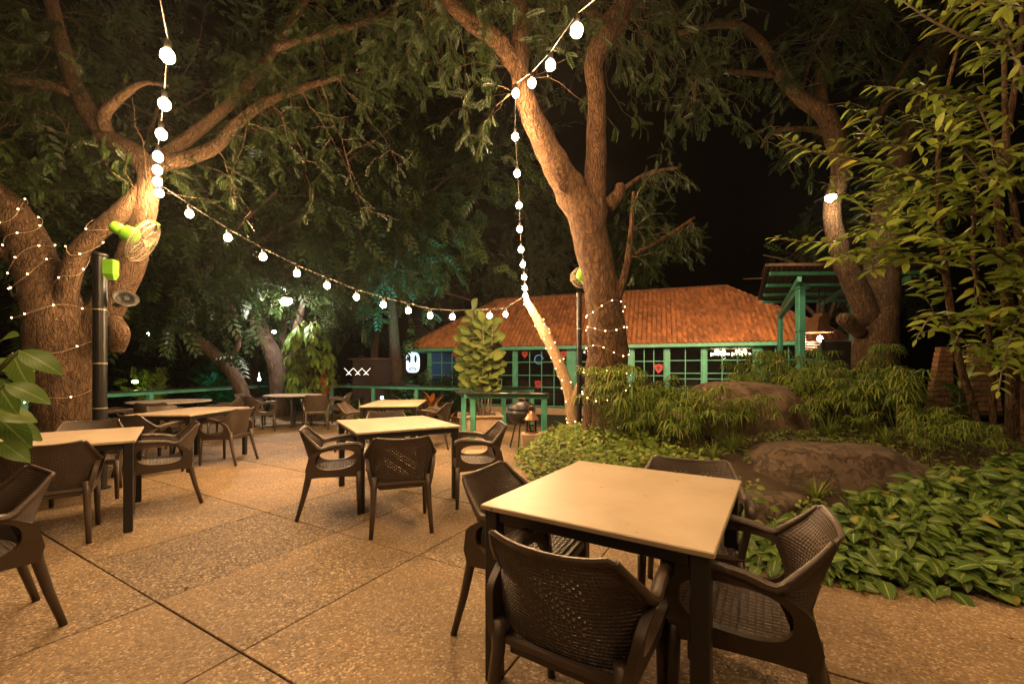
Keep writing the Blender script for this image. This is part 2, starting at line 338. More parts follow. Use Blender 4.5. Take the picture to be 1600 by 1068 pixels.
M['arrow'] = leafmat('arrowhead_leaf', (.04, .09, .014), (.12, .20, .03), rib=(.28, .34, .11), ribw=.08, trans=.2, cc=(.32, .24, .05))
M['low'] = leafmat('low_leaf', (.10, .175, .022), (.24, .30, .05), trans=.3, cc=(.28, .13, .05))
M['papyrus'] = leafmat('papyrus_leaf', (.10, .175, .022), (.26, .32, .055), rough=.65, trans=.35, cc=(.4, .2, .07))
M['stalk'] = mat('green_stalk', (.09, .10, .03), .6)
M['big'] = leafmat('broad_leaf', (.06, .12, .02), (.12, .19, .035), rib=(.2, .26, .08), ribw=.05, trans=.3, rough=.35)
M['fiddle'] = leafmat('fiddle_leaf', (.05, .085, .02), (.12, .15, .035), rib=(.2, .2, .08), ribw=.05, trans=.15, rough=.35)
M['croton'] = leafmat('croton_leaf', (.30, .07, .02), (.36, .24, .03), rib=(.4, .12, .04), ribw=.06)
M['tile'] = mat('clay_tile', (.36, .14, .06), .75, var=.4, scale=1.4, col2=(.2, .085, .045), bump=.3, bscale=30)
M['tile_ridge'] = mat('ridge_clay', (.22, .10, .06), .8, var=.4, scale=3, rnd=.25)
M['wood'] = mat('wood', (.25, .12, .05), .5, var=.3, scale=12)
M['bluewall'] = mat('blue_black_wall', (.03, .06, .11), .6)
M['inner'] = mat('interior_wall', (.11, .085, .085), .8)
M['red'] = mat('red_enamel', (.5, .03, .025), .5)
M['rustroof'] = mat('rusted_sheet', (.16, .075, .045), .7, var=.45, scale=7, metal=.2)
M['brick'] = mat('brick', (.30, .155, .085), .9, var=.4, scale=9, bump=.6, bscale=40, rnd=.25)
M['limegreen'] = mat('lime_plastic', (.22, .55, .04), .4, var=.1)
M['wire'] = mat('pale_wire', (.5, .42, .3), .4, metal=.5)
M['cable'] = mat('pale_cable', (.4, .3, .2), .5)
M['dcable'] = mat('dark_cable', (.03, .025, .02), .6)
M['copper'] = mat('copper', (.4, .2, .12), .35, metal=.8)
M['planter'] = mat('planter_stone', (.42, .3, .2), .8, bump=.3)
M['bulb'] = emis('bulb_glow', (1, .61, .28), BULB)
M['fairy'] = emis('fairy_glow', (1, .60, .28), 22)
M['white_lamp'] = emis('white_lamp_glow', (1, .74, .44), 420)
M['sign_w'] = emis('sign_glow', (.72, .9, 1), 1.7)
M['warm_lamp'] = emis('warm_lamp_glow', (1, .75, .5), 60)
M['tealglow'] = emis('teal_glow', (.2, .9, .75), 60)
def glassmat():
    m = bpy.data.materials.new('window_glass'); m.use_nodes = True; N = m.node_tree.nodes; L = m.node_tree.links
    b = N['Principled BSDF']; b.inputs['Roughness'].default_value = .04; b.inputs['Base Color'].default_value = (.02, .02, .02, 1)
    tr = N.new('ShaderNodeBsdfTransparent'); tr.inputs[0].default_value = (.82, .86, .85, 1); fr = N.new('ShaderNodeFresnel'); fr.inputs[0].default_value = 1.5
    ad = N.new('ShaderNodeMath'); ad.operation = 'ADD'; ad.inputs[1].default_value = .06; L.new(fr.outputs[0], ad.inputs[0])
    ms = N.new('ShaderNodeMixShader'); L.new(ad.outputs[0], ms.inputs[0]); L.new(tr.outputs[0], ms.inputs[1]); L.new(b.outputs[0], ms.inputs[2]); L.new(ms.outputs[0], N['Material Output'].inputs[0])
    return m
M['glass'] = glassmat()
# ================================================================== GROUND
g = MB(); g.add([(-42, -9, -.55), (42, -9, -.55), (42, 52, -.55), (-42, 52, -.55)], [(0, 1, 2, 3)])
tag(g.build('ground', M['ground']), kind='structure')
PAT = [(-7.95, -3), (-7.95, 14.5), (-1.05, 10.95), (.75, 10.7), (1.0, 8.3), (9.2, 9.6), (9.2, -3)]
g = MB().prism(PAT, -.56, -.022); patio = g.build('patio', M['joint']); tag(patio, kind='structure')

GARD = [(9.1, 2.2), (3.6, 2.42), (2.7, 2.5), (2.0, 2.66), (1.35, 2.95), (.85, 3.3), (.62, 4.0), (.3, 5.0), (.1, 5.9), (.15, 6.8), (.6, 7.6), (1.4, 8.3), (3, 9.0), (7, 9.5), (9.1, 9.4)]
def sdist(x, y, poly=GARD):         # >0 inside
    ins = False; best = 1e9; n = len(poly)
    for i in range(n):
        x1, y1 = poly[i]; x2, y2 = poly[(i + 1) % n]
        if (y1 > y) != (y2 > y) and x < (x2 - x1) * (y - y1) / (y2 - y1) + x1: ins = not ins
        dx, dy = x2 - x1, y2 - y1; t = max(0, min(1, ((x - x1) * dx + (y - y1) * dy) / (dx * dx + dy * dy)))
        best = min(best, math.hypot(x - x1 - t * dx, y - y1 - t * dy))
    return best if ins else -best
def gh(x, y):                        # garden bed height
    s = sdist(x, y)
    if s < 0: return -.03
    t = min(1, s / 2.3); t = t * t * (3 - 2 * t)
    back = 1 - max(0, min(1, (y - 6.8) / 2.2)) * .75
    return .015 + .55 * t * back + .05 * noise.noise(Vector((x * 2, y * 2, 0))) * min(1, s * 2)
# slabs -------------------------------------------------------------
UX = (.868, -.497); VX = (.497, .868)
vl = [-2.4, -1.25, -.1, 1.088, 2.289, 3.45, 4.6, 5.75, 6.9, 8.05, 9.2, 10.4, 11.6, 12.8, 14, 15.2]
ul0 = [-13.5, -12.3, -11.15, -10.1, -8.95, -7.9, -6.9, -5.9, -4.95, -3.95, -2.951, -2.085, -.94, .2, 1.3, 2.4, 3.5, 4.6]
def clip(poly, nx, ny, c):           # keep nx*x+ny*y <= c
    out = []
    for i in range(len(poly)):
        a = poly[i]; b = poly[(i + 1) % len(poly)]; da = nx * a[0] + ny * a[1] - c; db = nx * b[0] + ny * b[1] - c
        if da <= 0: out.append(a)
        if (da < 0) != (db < 0):
            t = da / (da - db); out.append((a[0] + t * (b[0] - a[0]), a[1] + t * (b[1] - a[1])))
    return out
rs = random.Random(5)
for j in range(len(vl) - 1):
    ul = ul0 if j in (2, 3, 4) else [u + rs.uniform(-.15, .15) for u in ul0]
    for i in range(len(ul) - 1):
        gu = .0035 + (.001 if i % 2 else 0); gv = .0042
        q = [(ul[i] + gu, vl[j] + gv), (ul[i + 1] - gu, vl[j] + gv), (ul[i + 1] - gu, vl[j + 1] - gv), (ul[i] + gu, vl[j + 1] - gv)]
        q = [(u * UX[0] + v * VX[0], u * UX[1] + v * VX[1]) for u, v in q]
        q = clip(q, -1, 0, 7.9)
        if len(q) > 2: q = clip(q, 0, -1, .9)
        if len(q) > 2: q = clip(q, .458, .889, 9.2)
        if len(q) > 2: q = clip(q, 1, .0, 4.2)
        if len(q) > 2: q = clip(q, .05, 1, 10.7 if len(q) and sum(p[0] for p in q) / len(q) > -1 else 99)
        if len(q) < 3: continue
        cx = sum(p[0] for p in q) / len(q); cyy = sum(p[1] for p in q) / len(q)
        if sdist(cx, cyy) > .75 or (cyy > 7.8 and cx > .9): continue
        dz = rs.uniform(-.0015, .0015)
        MB().prism(q, -.022, dz, inset=.003).build('slab', M['slab'], patio)
# garden soil -------------------------------------------------------
g = MB(); nx, ny = 90, 80; idx = {}
for j in range(ny + 1):
    for i in range(nx + 1):
        x = -.1 + 9.2 * i / nx; y = 2.15 + 7.4 * j / ny; idx[i, j] = len(g.v); g.v.append((x, y, gh(x, y)))
for j in range(ny):
    for i in range(nx):
        f = (idx[i, j], idx[i + 1, j], idx[i + 1, j + 1], idx[i, j + 1])
        if any(g.v[k][2] > -.02 for k in f): g.f.append(f); g.m.append(0)
tag(g.build('garden_bed', M['soil'], smooth=True), kind='structure')

# boulders ----------------------------------------------------------
def boulder(name, loc, r, label, seed, m, rz=0, flat=2.6):
    b = bmesh_ico(5); vs = []
    for v in b[0]:
        v = Vector(v); q = v * 1.1 + Vector((seed, seed * 2, 0))
        # superellipsoid-ish, lumpy and slabby
        k = 1 + .16 * noise.noise(q) + .06 * noise.noise(q * 2.7) + .022 * noise.noise(q * 6) + .018 * abs(noise.noise(q * 13)) + .008 * noise.noise(q * 30)
        p = Vector([math.copysign(abs(c) ** .78, c) for c in v]) * k
        if p.z > .78: p.z = .78 + (p.z - .78) * .35
        vs.append((p.x * r[0], p.y * r[1], p.z * r[2]))
    mb = MB().add(vs, b[1]); o = mb.build(name, m, smooth=True, loc=loc, rot=(0, 0, rz)); return tag(o, label, 'boulder')
def bmesh_ico(sub):
    import bmesh
    bm = bmesh.new(); bmesh.ops.create_icosphere(bm, subdivisions=sub, radius=1); bm.verts.index_update()
    r = ([tuple(v.co) for v in bm.verts], [tuple(v.index for v in f.verts) for f in bm.faces]); bm.free(); return r
boulder('boulder', (3.02, 5.55, .55), (.78, .62, .72), 'large rounded brown boulder on top of the planted mound', 3.1, M['rock'], .1)
boulder('boulder', (3.05, 4.0, .18), (.76, .47, .52), 'flat-topped dark brown boulder behind the arrowhead plants', 7.7, M['rock_dark'], -.25)
boulder('boulder', (2.15, 3.72, .02), (.46, .38, .30), 'low dark slab-like rock beside the front table', 12.3, M['rock_dark'], .5)

# ================================================================== RAILING
def rail(name, pts, label, posts=None, topw=.14, zt=.93, rd=0.0):
    t = thing(name, label, 'railing', (pts[0][0], pts[0][1], 0)); o = Vector((pts[0][0], pts[0][1], 0))
    for a, b in zip(pts[:-1], pts[1:]):
        A = Vector((*a, 0)) - o; B = Vector((*b, 0)) - o
        MB().bar(A + Vector((0, 0, zt - .02)), B + Vector((0, 0, zt - .02)), topw, .03, bev=.006).build('top_board', M['darktop'], t)
        MB().bar(A + Vector((0, 0, zt - .075)), B + Vector((0, 0, zt - .075)), .06, .078, bev=.006).build('rail', M['green'], t)
    for p in posts:
        q = Vector((p[0], p[1], 0)) - o
        MB().bar(q + Vector((0, 0, -.01)), q + Vector((0, 0, zt - .115)), .10, .10, bev=.01).build('post', M['green'], t)
        MB().box(q + Vector((0, 0, .006)), (.17, .17, .012), bev=.003).build('base_plate', M['green'], t)
    return t
rail('railing', [(-7.7, 1.5), (-7.7, 14.1)], 'green steel railing along the left side, behind the big tree with fairy lights',
     [(-7.7, y) for y in (1.7, 4.1, 6.66, 9.0, 12.0, 13.95)])
rail('railing', [(-7.55, 14.2), (-1.12, 10.85)], 'green railing at the back of the patio, behind the bushy umbrella tree',
     [(-7.45, 14.1), (-5.62, 13.2), (-4.05, 12.38), (-2.62, 11.63), (-1.25, 10.92)])
rail('bar_rail', [(-1.05, 10.8), (.55, 10.5)], 'dark topped green rail crossing in front of the glazed pavilion, farther of two', [(-1.0, 10.75), (-.2, 10.62), (.5, 10.5)], .3)
rail('bar_rail', [(-1.12, 9.05), (-.86, 7.85), (.66, 7.6)], 'dark topped green rail beside the black kettle grill, nearer of two',
     [(-1.02, 8.95), (-.72, 7.86), (.58, 7.62)], .3)

# ================================================================== TABLES
def quad_table(cs, label, ztop=.75, leg=.06, ins=.045, group='square stone-topped tables'):
    """cs: four corners (x, y) in order"""
    cs = [Vector((c[0], c[1])) for c in cs]; ce = sum(cs, Vector((0, 0))) / 4
    e1 = ((cs[1] - cs[0]) + (cs[2] - cs[3])) / 2; e2 = ((cs[3] - cs[0]) + (cs[2] - cs[1])) / 2
    L1, L2 = e1.length, e2.length; a = (math.atan2(e1.y, e1.x) + math.atan2(e2.y, e2.x) - math.pi / 2) / 2
    k_ = abs(math.sin(math.atan2(e2.y, e2.x) - math.atan2(e1.y, e1.x))); L1 *= k_ ** 1.5; L2 *= k_ ** 1.5
    t = thing('dining_table', label, 'table', (ce.x, ce.y, 0), a, group)
    MB().box((0, 0, ztop - .011), (L1, L2, .022), bev=.004).build('tabletop', M['top'], t)
    fr = MB()
    for s in (-1, 1):
        fr.box((0, s * (L2 / 2 - ins - .0), ztop - .047), (L1 - 2 * ins - leg - .004, leg * .6, .046), bev=.003)
        fr.box((s * (L1 / 2 - ins), 0, ztop - .047), (leg * .6, L2 - 2 * ins - leg - .004, .046), bev=.003)
    fr.build('frame', M['black'], t)
    for sx in (-1, 1):
        for sy in (-1, 1):
            MB().box((sx * (L1 / 2 - ins), sy * (L2 / 2 - ins), (ztop - .024) / 2), (leg, leg, ztop - .024), bev=.005).build('leg', M['black'], t)
    return t
quad_table([(-.135, 1.79), (.625, 1.305), (1.182, 2.18), (.423, 2.667)], 'front square cream stone-topped table on black legs, nearest the camera', leg=.062)
quad_table([(-1.446, 3.76), (-.592, 4.40), (-1.10, 5.50), (-1.95, 4.86)], 'cream stone-topped table in the middle of the patio')
quad_table([(-3.94, 2.80), (-3.06, 3.46), (-3.76, 4.31), (-4.64, 3.65)], 'long stone-topped table at left in front of the fairy-lit tree trunk')
quad_table([(-4.95, 5.46), (-4.12, 5.44), (-4.20, 6.72), (-5.05, 6.74)], 'stone-topped table behind the left table, right of the black pole', leg=.055)
quad_table([(-2.46, 6.80), (-1.52, 6.88), (-1.72, 8.45), (-2.62, 8.38)], 'farthest stone-topped table in the centre, before the green back railing', leg=.055)
quad_table([(-6.35, 4.6), (-5.75, 5.15), (-6.45, 6.0), (-7.1, 5.4)], 'table partly hidden behind the big fairy-lit trunk at far left', leg=.055)
def round_table(x, y, r, label):
    t = thing('round_table', label, 'table', (x, y, 0), .4, 'round stone-topped tables')
    MB().lathe([(r - .006, -.022), (r, -.016), (r, -.006), (r - .006, 0)], (0, 0, .75), 48).build('tabletop', M['top'], t)
    fr = MB(); 
    for k in range(4):
        a = k * math.pi / 2; c, s = math.cos(a), math.sin(a); q = r * .62
        fr.bar((q * c, q * s, .705), (-q * s, q * c, .705), .035, .044)
    fr.build('frame', M['black'], t)
    for k in range(4):
        a = k * math.pi / 2; MB().box((r * .62 * math.cos(a), r * .62 * math.sin(a), .363), (.055, .055, .726), bev=.004).build('leg', M['black'], t)
round_table(-6.5, 8.06, .65, 'round table at far left with a post of the green railing behind it')
round_table(-5.27, 10.2, .64, 'round table in front of the bushy umbrella tree')

# ================================================================== CHAIRS
def chair_proto():
    H = .79
    def wz(z):   # half width of the shell at height z
        k = [(.36, .185), (.44, .215), (.54, .255), (.62, .278), (.70, .245), (.79, .205)]
        for (a, wa), (b, wb) in zip(k[:-1], k[1:]):
            if z <= b: t = (z - a) / (b - a); return wa + (wb - wa) * t
        return k[-1][1]
    def wrap(z):
        k = [(.36, .02), (.5, .07), (.62, .15), (.70, .08), (.79, .035)]
        for (a, wa), (b, wb) in zip(k[:-1], k[1:]):
            if z <= b: t = (z - a) / (b - a); return wa + (wb - wa) * t
        return k[-1][1]
    def S(u, z):
        return Vector((wz(z) * (1.12 * u - .12 * u ** 3 * 1.0) , .165 + .30 * (z - .40) - wrap(z) * abs(u) ** 2.2, z))
    def ztop(u): return H - .022 * (1 - min(1, abs(u)) ** 2 * 1.0) - (.0 if abs(u) < .9 else .012)
    # backrest: woven panel of cells, some of them open
    b = MB(); NU, NV = 36, 32
    def pt(i, j, off=0.0):
        u = -1 + 2 * i / NU; z0 = .37; zz = z0 + (ztop(u) - z0) * j / NV
        p = S(u, zz)
        if off:
            e = 1e-3; du = S(min(1, u + e), zz) - S(max(-1, u - e), zz); dz = S(u, zz + e) - S(u, zz - e); n = dz.cross(du).normalized()
            if n.y < 0: n = -n
            p = p + n * off
        return p
    hole = lambda i, j: 11 <= i < 26 and 8 <= j < NV - 5 and (i + j) % 2 == 0 and (i * 7 + j * 3) % 5 < 3
    for side, off in ((0, 0.0), (1, .009)):
        for i in range(NU):
            for j in range(NV):
                q = [pt(i, j, off), pt(i + 1, j, off), pt(i + 1, j + 1, off), pt(i, j + 1, off)]
                if side: q = q[::-1]
                border = i in (0, NU - 1) or j in (0, NV - 1)
                if border: b.add(q, [(0, 1, 2, 3)]); continue
                c = sum(q, Vector()) / 4
                f = .74 if not hole(i, j) else .46
                inn = [c + (v - c) * f for v in q]
                if hole(i, j):
                    mid = [pt(i, j, .0045), pt(i + 1, j, .0045), pt(i + 1, j + 1, .0045), pt(i, j + 1, .0045)]
                    cm = sum(mid, Vector()) / 4; md = [cm + (v - cm) * f for v in (mid if not side else mid[::-1])]
                    b.add(q + inn + md, [(0, 1, 5, 4), (1, 2, 6, 5), (2, 3, 7, 6), (3, 0, 4, 7), (4, 5, 9, 8), (5, 6, 10, 9), (6, 7, 11, 10), (7, 4, 8, 11)])
                else:
                    dpt = Vector((0, .0022 if not side else -.0022, 0)); inn = [v + dpt for v in inn]
                    b.add(q + inn, [(0, 1, 5, 4), (1, 2, 6, 5), (2, 3, 7, 6), (3, 0, 4, 7), (4, 5, 6, 7)])
    # rim
    rim = [pt(i, 0, .0045) for i in range(NU, -1, -1)] 
    b.tube([pt(i, NV, .0045) for i in range(NU + 1)], .0085, 6)
    b.tube(rim, .011, 6)
    me_back = b.mesh('backrest', M['chair'])
    # arm rests / side frames
    def side(sg):
        a = MB(); n = 44; cyc, czc = -.035, .512; outer = []; inner = []
        # outer outline in (y,z)
        ol = [(-.245, .63), (-.245, .36), (-.235, .345), (-.20, .352), (.10, .365), (.20, .36), (.215, .44), (.185, .56), (.10, .612), (.02, .632), (-.12, .645), (-.225, .648)]
        def hit(poly, ang):
            dx, dz = math.cos(ang), math.sin(ang); best = None
            for k in range(len(poly)):
                x1, z1 = poly[k][0] - cyc, poly[k][1] - czc; x2, z2 = poly[(k + 1) % len(poly)][0] - cyc, poly[(k + 1) % len(poly)][1] - czc
                den = dx * (z2 - z1) - dz * (x2 - x1)
                if abs(den) < 1e-9: continue
                t = (x1 * (z2 - z1) - z1 * (x2 - x1)) / den; s_ = (x1 * dz - z1 * dx) / den
                if t > 0 and -1e-6 <= s_ <= 1 + 1e-6: best = t if best is None else max(best, t)
            return best
        for k in range(n):
            an = 2 * math.pi * k / n; t = hit(ol, an); outer.append((cyc + t * math.cos(an), czc + t * math.sin(an)))
            ey, ez = .17, .09; e = (abs(math.cos(an) / ey) ** 2.6 + abs(math.sin(an) / ez) ** 2.6) ** (-1 / 2.6)
            inner.append((cyc + e * math.cos(an), czc + .008 + e * math.sin(an) - .02 * (e * math.cos(an) / ey) * .3))
        def X(y, z, o): 
            base = .222 + .20 * (z - .36) if z < .62 else .274 + .05 * (z - .62)
            base -= .018 * max(0, (y - .05) / .15) * 0
            return sg * (base + o)
        vs = []
        for o in (-.014, .014):
            for r_, sh in ((outer, 1), (inner, 1)):
                vs += [Vector((X(y, z, o), y, z)) for y, z in r_]
        fs = []
        for k in range(n):
            k2 = (k + 1) % n
            fs += [(k, k2, n + k2, n + k), (2 * n + k, 3 * n + k, 3 * n + k2, 2 * n + k2), (k, 2 * n + k, 2 * n + k2, k2), (n + k, n + k2, 3 * n + k2, 3 * n + k)]
        if sg < 0: fs = [f[::-1] for f in fs]
        a.add(vs, fs)
        # rounded arm cap, flattened
        arm = [Vector((X(y, z, 0), y, z)) for y, z in [(-.246, .615), (-.24, .642), (-.20, .655), (-.1, .654), (0, .642)]]
        e0 = pt(0 if sg < 0 else NU, NV, .0045); zs = [pt(0 if sg < 0 else NU, j, .0045) for j in (20, 24, 28, 32)]
        ap = crom(arm + zs, None, 3); a.tube(ap, [.021] * (len(ap) - 10) + [.019, .018, .017, .016, .015, .014, .013, .012, .011, .010], 8)
        return a.mesh('armrest', M['chair'])
    # seat
    s = MB(); NX, NY = 16, 16
    def sp(i, j, top=True):
        fx = -1 + 2 * i / NX; fy = j / NY; y = -.235 + .42 * fy; hw = .232 - .045 * fy
        z = .430 - .020 * fy - .014 * (1 - fx * fx) * math.sin(math.pi * min(1, fy * 1.05)) - (.012 * (1 - fy / .12) ** 2 if fy < .12 else 0)
        return Vector((fx * hw, y, z if top else z - .016))
    for i in range(NX):
        for j in range(NY):
            q = [sp(i, j), sp(i + 1, j), sp(i + 1, j + 1), sp(i, j + 1)]
            c = sum(q, Vector()) / 4; inn = [c + (v - c) * .72 - Vector((0, 0, .0028)) for v in q]
            s.add(q + inn, [(0, 1, 5, 4), (1, 2, 6, 5), (2, 3, 7, 6), (3, 0, 4, 7), (4, 5, 6, 7)])
            q = [sp(i, j, 0), sp(i, j + 1, 0), sp(i + 1, j + 1, 0), sp(i + 1, j, 0)]; s.add(q, [(0, 1, 2, 3)])
    ring = [sp(i, 0) for i in range(NX + 1)] + [sp(NX, j) for j in range(1, NY + 1)] + [sp(i, NY) for i in range(NX - 1, -1, -1)] + [sp(0, j) for j in range(NY - 1, -1, -1)]
    s.tube([p - Vector((0, 0, .012)) for p in ring], .016, 6, cap=False)
    s.box((0, -.236, .386), (.44, .018, .05), bev=.006); s.box((0, .175, .375), (.36, .016, .045), bev=.006)
    me_seat = s.mesh('seat', M['chair'], True)
    def leg(pts_, ra, rb):
        l = MB(); k = len(pts_); l.tube(pts_, [ra + (rb - ra) * i / (k - 1) for i in range(k)], 8); return l.mesh('leg', M['chair'], True)
    t = thing('armchair', 'x', 'chair', group='brown woven-look armchairs')
    o = link('seat', me_seat, t); autosmooth(o); o = link('backrest', me_back, t); autosmooth(o, 30)
    for sg in (-1, 1):
        o = link('armrest', side(sg), t); autosmooth(o, 45)
    for sg in (-1, 1):
        o = link('leg', leg([Vector((sg * .226, -.226, .40)), Vector((sg * .229, -.229, .2)), Vector((sg * .232, -.232, 0))], .024, .0165), t)
        o = link('leg', leg([Vector((sg * .214, .185, .46)), Vector((sg * .214, .198, .36)), Vector((sg * .222, .232, .2)), Vector((sg * .235, .285, 0))], .029, .0165), t)
    return t
ch0 = chair_proto(); used = [False]
def chair(x, y, fx, fy, label):
    o = ch0 if not used[0] else copy_tree(ch0); used[0] = True
    o.location = (x, y, 0); o.rotation_euler = (0, 0, math.atan2(fy, fx) + math.pi / 2); o['label'] = label; return o
chair(.24, 1.50, .537, .844, 'armchair nearest the camera, its back towards us, at the front table')
chair(.90, 1.62, -.86, .51, 'armchair at the right side of the front table, seen from its side')
chair(.98, 2.34, -.40, -.92, 'armchair behind the front table, against the papyrus plants')
chair(.07, 2.19, .89, -.46, 'armchair at the left side of the front table')
chair(-.96, 3.64, -.30, .95, 'armchair with its back towards us at the middle table')
chair(-1.70, 4.02, .93, .36, 'armchair at the left end of the middle table, seen from the side')
chair(-.34, 4.30, -.98, -.2, 'armchair at the right end of the middle table, beside the low leafy bed')
chair(-1.58, 5.42, .42, -.9, 'armchair on the far side of the middle table')
chair(-2.62, 7.15, 1, .1, 'armchair at the left of the farthest centre table')
chair(-1.32, 7.35, -1, .12, 'armchair at the right of the farthest centre table')
chair(-3.58, 3.30, -.62, .78, 'armchair with its back towards us tucked under the left table')
chair(-2.66, 2.06, -.5, -.86, 'armchair cut off by the left edge of the picture, in the foreground')
chair(-3.46, 4.22, -.77, -.64, 'armchair at the right end of the left table, its arm facing us')
chair(-4.40, 4.40, .64, -.77, 'armchair on the far side of the left table, before the trunk')
chair(-4.62, 5.42, .35, .94, 'armchair at the near end of the table behind the left table')
chair(-4.10, 6.12, -1, .05, 'armchair at the right side of the table behind the left table')
chair(-5.15, 6.45, .97, -.2, 'armchair at the left side of the table behind the left table')
chair(-5.70, 8.45, -.95, -.3, 'armchair to the right of the far left round table')
chair(-6.95, 7.35, .6, .8, 'armchair to the left of the far left round table')
chair(-6.15, 7.35, -.3, .95, 'armchair on the near side of the far left round table')
chair(-5.55, 9.25, .5, .86, 'armchair at the near left of the round table before the umbrella tree')
chair(-4.50, 9.70, -.5, .86, 'armchair with its back towards us at the round table before the umbrella tree')
chair(-4.30, 10.6, -1, -.2, 'armchair at the far right of the round table before the umbrella tree')
chair(-6.25, 10.1, 1, .05, 'armchair at the far left of the round table before the umbrella tree')
chair(-6.2, 4.55, .3, .95, 'armchair beside the table hidden by the big trunk at far left')
# ================================================================== PAVILION
BX, BY, BA = -5.15, 20.3, math.atan2(-.326, .945)
LEN, WID, ZE, RISE, OH = 17.8, 7.0, 2.38, 2.68, .45
ZF = -.5
bld = thing('pavilion', 'long glazed pavilion with green frames under a hipped orange clay tile roof', 'building', (BX, BY, 0), BA)
# roof sheets under the tiles
E = [(0, 0), (LEN, 0), (LEN, WID), (0, WID)]; R0 = (WID / 2, WID / 2); R1 = (LEN - WID / 2, WID / 2); ZR = ZE + RISE
r = MB(); zb = ZE + .02
r.add([(E[0][0], E[0][1], zb), (E[1][0], E[1][1], zb), (R1[0], R1[1], ZR - .02), (R0[0], R0[1], ZR - .02), (E[2][0], E[2][1], zb), (E[3][0], E[3][1], zb)],
      [(0, 1, 2, 3), (1, 4, 2), (4, 5, 3, 2), (5, 0, 3), (0, 5, 4, 1)])
roof = r.build('roof', M['tile'], bld)
# clay tiles: rows of curved tiles on the front and the two ends
def tile_rows(a, b, c, d, w=.19, ex=.245):
    """a-b eave, d-c ridge (c==d for a triangle); returns frames and positions"""
    a, b, c, d = map(Vector, (a, b, c, d)); e = (b - a); L = e.length; e.normalize()
    upv = (d - a) - e * (d - a).dot(e); H = upv.length; upv.normalize(); n = e.cross(upv)
    la = (d - a).dot(e); lc = (c - a).dot(e); Rs = []; Ts = []; rr = random.Random(3)
    for k in range(int(H / ex) + 1):
        h = k * ex; f = min(1, (h + ex * .5) / H); x0 = la * f; x1 = L + (lc - L) * f
        m = int((x1 - x0) / w); 
        for q in range(m + 1):
            x = x0 + w * .5 + q * w - (x0 % w)
            if x > x1 + w * .25: break
            j = rr.uniform(-.006, .006)
            p = a + e * x + upv * (h - .02) + n * (.03 + j); tl = rr.uniform(-.03, .03)
            xx = (e + upv * tl).normalized(); zz = (n + upv * -.09).normalized(); yy = zz.cross(xx)
            Rs.append([[xx[i], yy[i], zz[i]] for i in range(3)]); Ts.append(p)
    return Rs, Ts
tv = []; cols = 6; w2 = .098
prof = [(-1, -.012), (-.75, .012), (-.35, .056), (.05, .052), (.42, .008), (.75, -.012), (1, -.008)]
for y, dz in ((0, .040), (.285, .0)):
    tv += [(p * w2, y, z + dz) for p, z in prof]
n7 = len(prof); tf = [(i, i + 1, n7 + i + 1, n7 + i) for i in range(n7 - 1)]
tv += [(p * w2, 0, z - .012) for p, z in prof]; tf += [(2 * n7 + i, 2 * n7 + i + 1, i + 1, i) for i in range(n7 - 1)]
Rs, Ts = [], []
for q in (((0, 0, ZE), (LEN, 0, ZE), (R1[0], R1[1], ZR), (R0[0], R0[1], ZR)), ((LEN, 0, ZE), (LEN, WID, ZE), (R1[0], R1[1], ZR), (R1[0], R1[1], ZR)),
          ((0, WID, ZE), (0, 0, ZE), (R0[0], R0[1], ZR), (R0[0], R0[1], ZR))):
    a_, b_ = tile_rows(*q); Rs += a_; Ts += b_
M['tiles'] = mat('clay_tiles', (.44, .18, .07), .75, var=.4, scale=.9, col2=(.27, .115, .055), bump=.3, bscale=30)
t_ = M['tiles'].node_tree; b_ = t_.nodes['Principled BSDF']; src = b_.inputs['Base Color'].links[0].from_socket
gg = t_.nodes.new('ShaderNodeNewGeometry'); hs = t_.nodes.new('ShaderNodeHueSaturation'); mr_ = t_.nodes.new('ShaderNodeMapRange'); mr_.inputs['To Min'].default_value = .62; mr_.inputs['To Max'].default_value = 1.3
t_.links.new(gg.outputs['Random Per Island'], mr_.inputs['Value']); t_.links.new(mr_.outputs[0], hs.inputs['Value']); t_.links.new(src, hs.inputs['Color']); t_.links.new(hs.outputs[0], b_.inputs['Base Color'])
o = stamp('roof_tiles', tv, tf, Rs, [tuple(t) for t in Ts], M['tiles'], roof); autosmooth(o, 50)
# ridge tiles
cap = MB(); k = 8
vs = [(x, .11 * math.cos(math.pi * i / k), .09 * math.sin(math.pi * i / k) - .02 + dz) for x, dz in ((-.22, .02), (.22, 0)) for i in range(k + 1)]
cap.add(vs, [(i, i + 1, k + 1 + i + 1, k + 1 + i) for i in range(k)] + [tuple(range(k, -1, -1))])
capme = cap.mesh('ridge_tile', M['tile_ridge'], True)
def caps(a, b):
    a, b = Vector(a), Vector(b); d = b - a; n = int(d.length / .40); x = d.normalized(); y = Vector((0, 0, 1)).cross(x).normalized(); z = x.cross(y)
    R = Matrix((x, y, z)).transposed().to_euler()
    for i in range(n): link('ridge_tile', capme, roof, a + d * ((i + .5) / n) + Vector((0, 0, .05)), R)
caps((R0[0], R0[1], ZR), (R1[0], R1[1], ZR)); caps((LEN, 0, ZE), (R1[0], R1[1], ZR)); caps((0, 0, ZE), (R0[0], R0[1], ZR))
# fascia and gutter
f = MB(); f.box((LEN / 2, .03, ZE - .055), (LEN - .1, .05, .15), bev=.01); f.box((.03, WID / 2, ZE - .055), (.05, WID - .1, .15)); f.box((LEN - .03, WID / 2, ZE - .055), (.05, WID - .1, .15))
f.build('fascia', M['green'], bld)
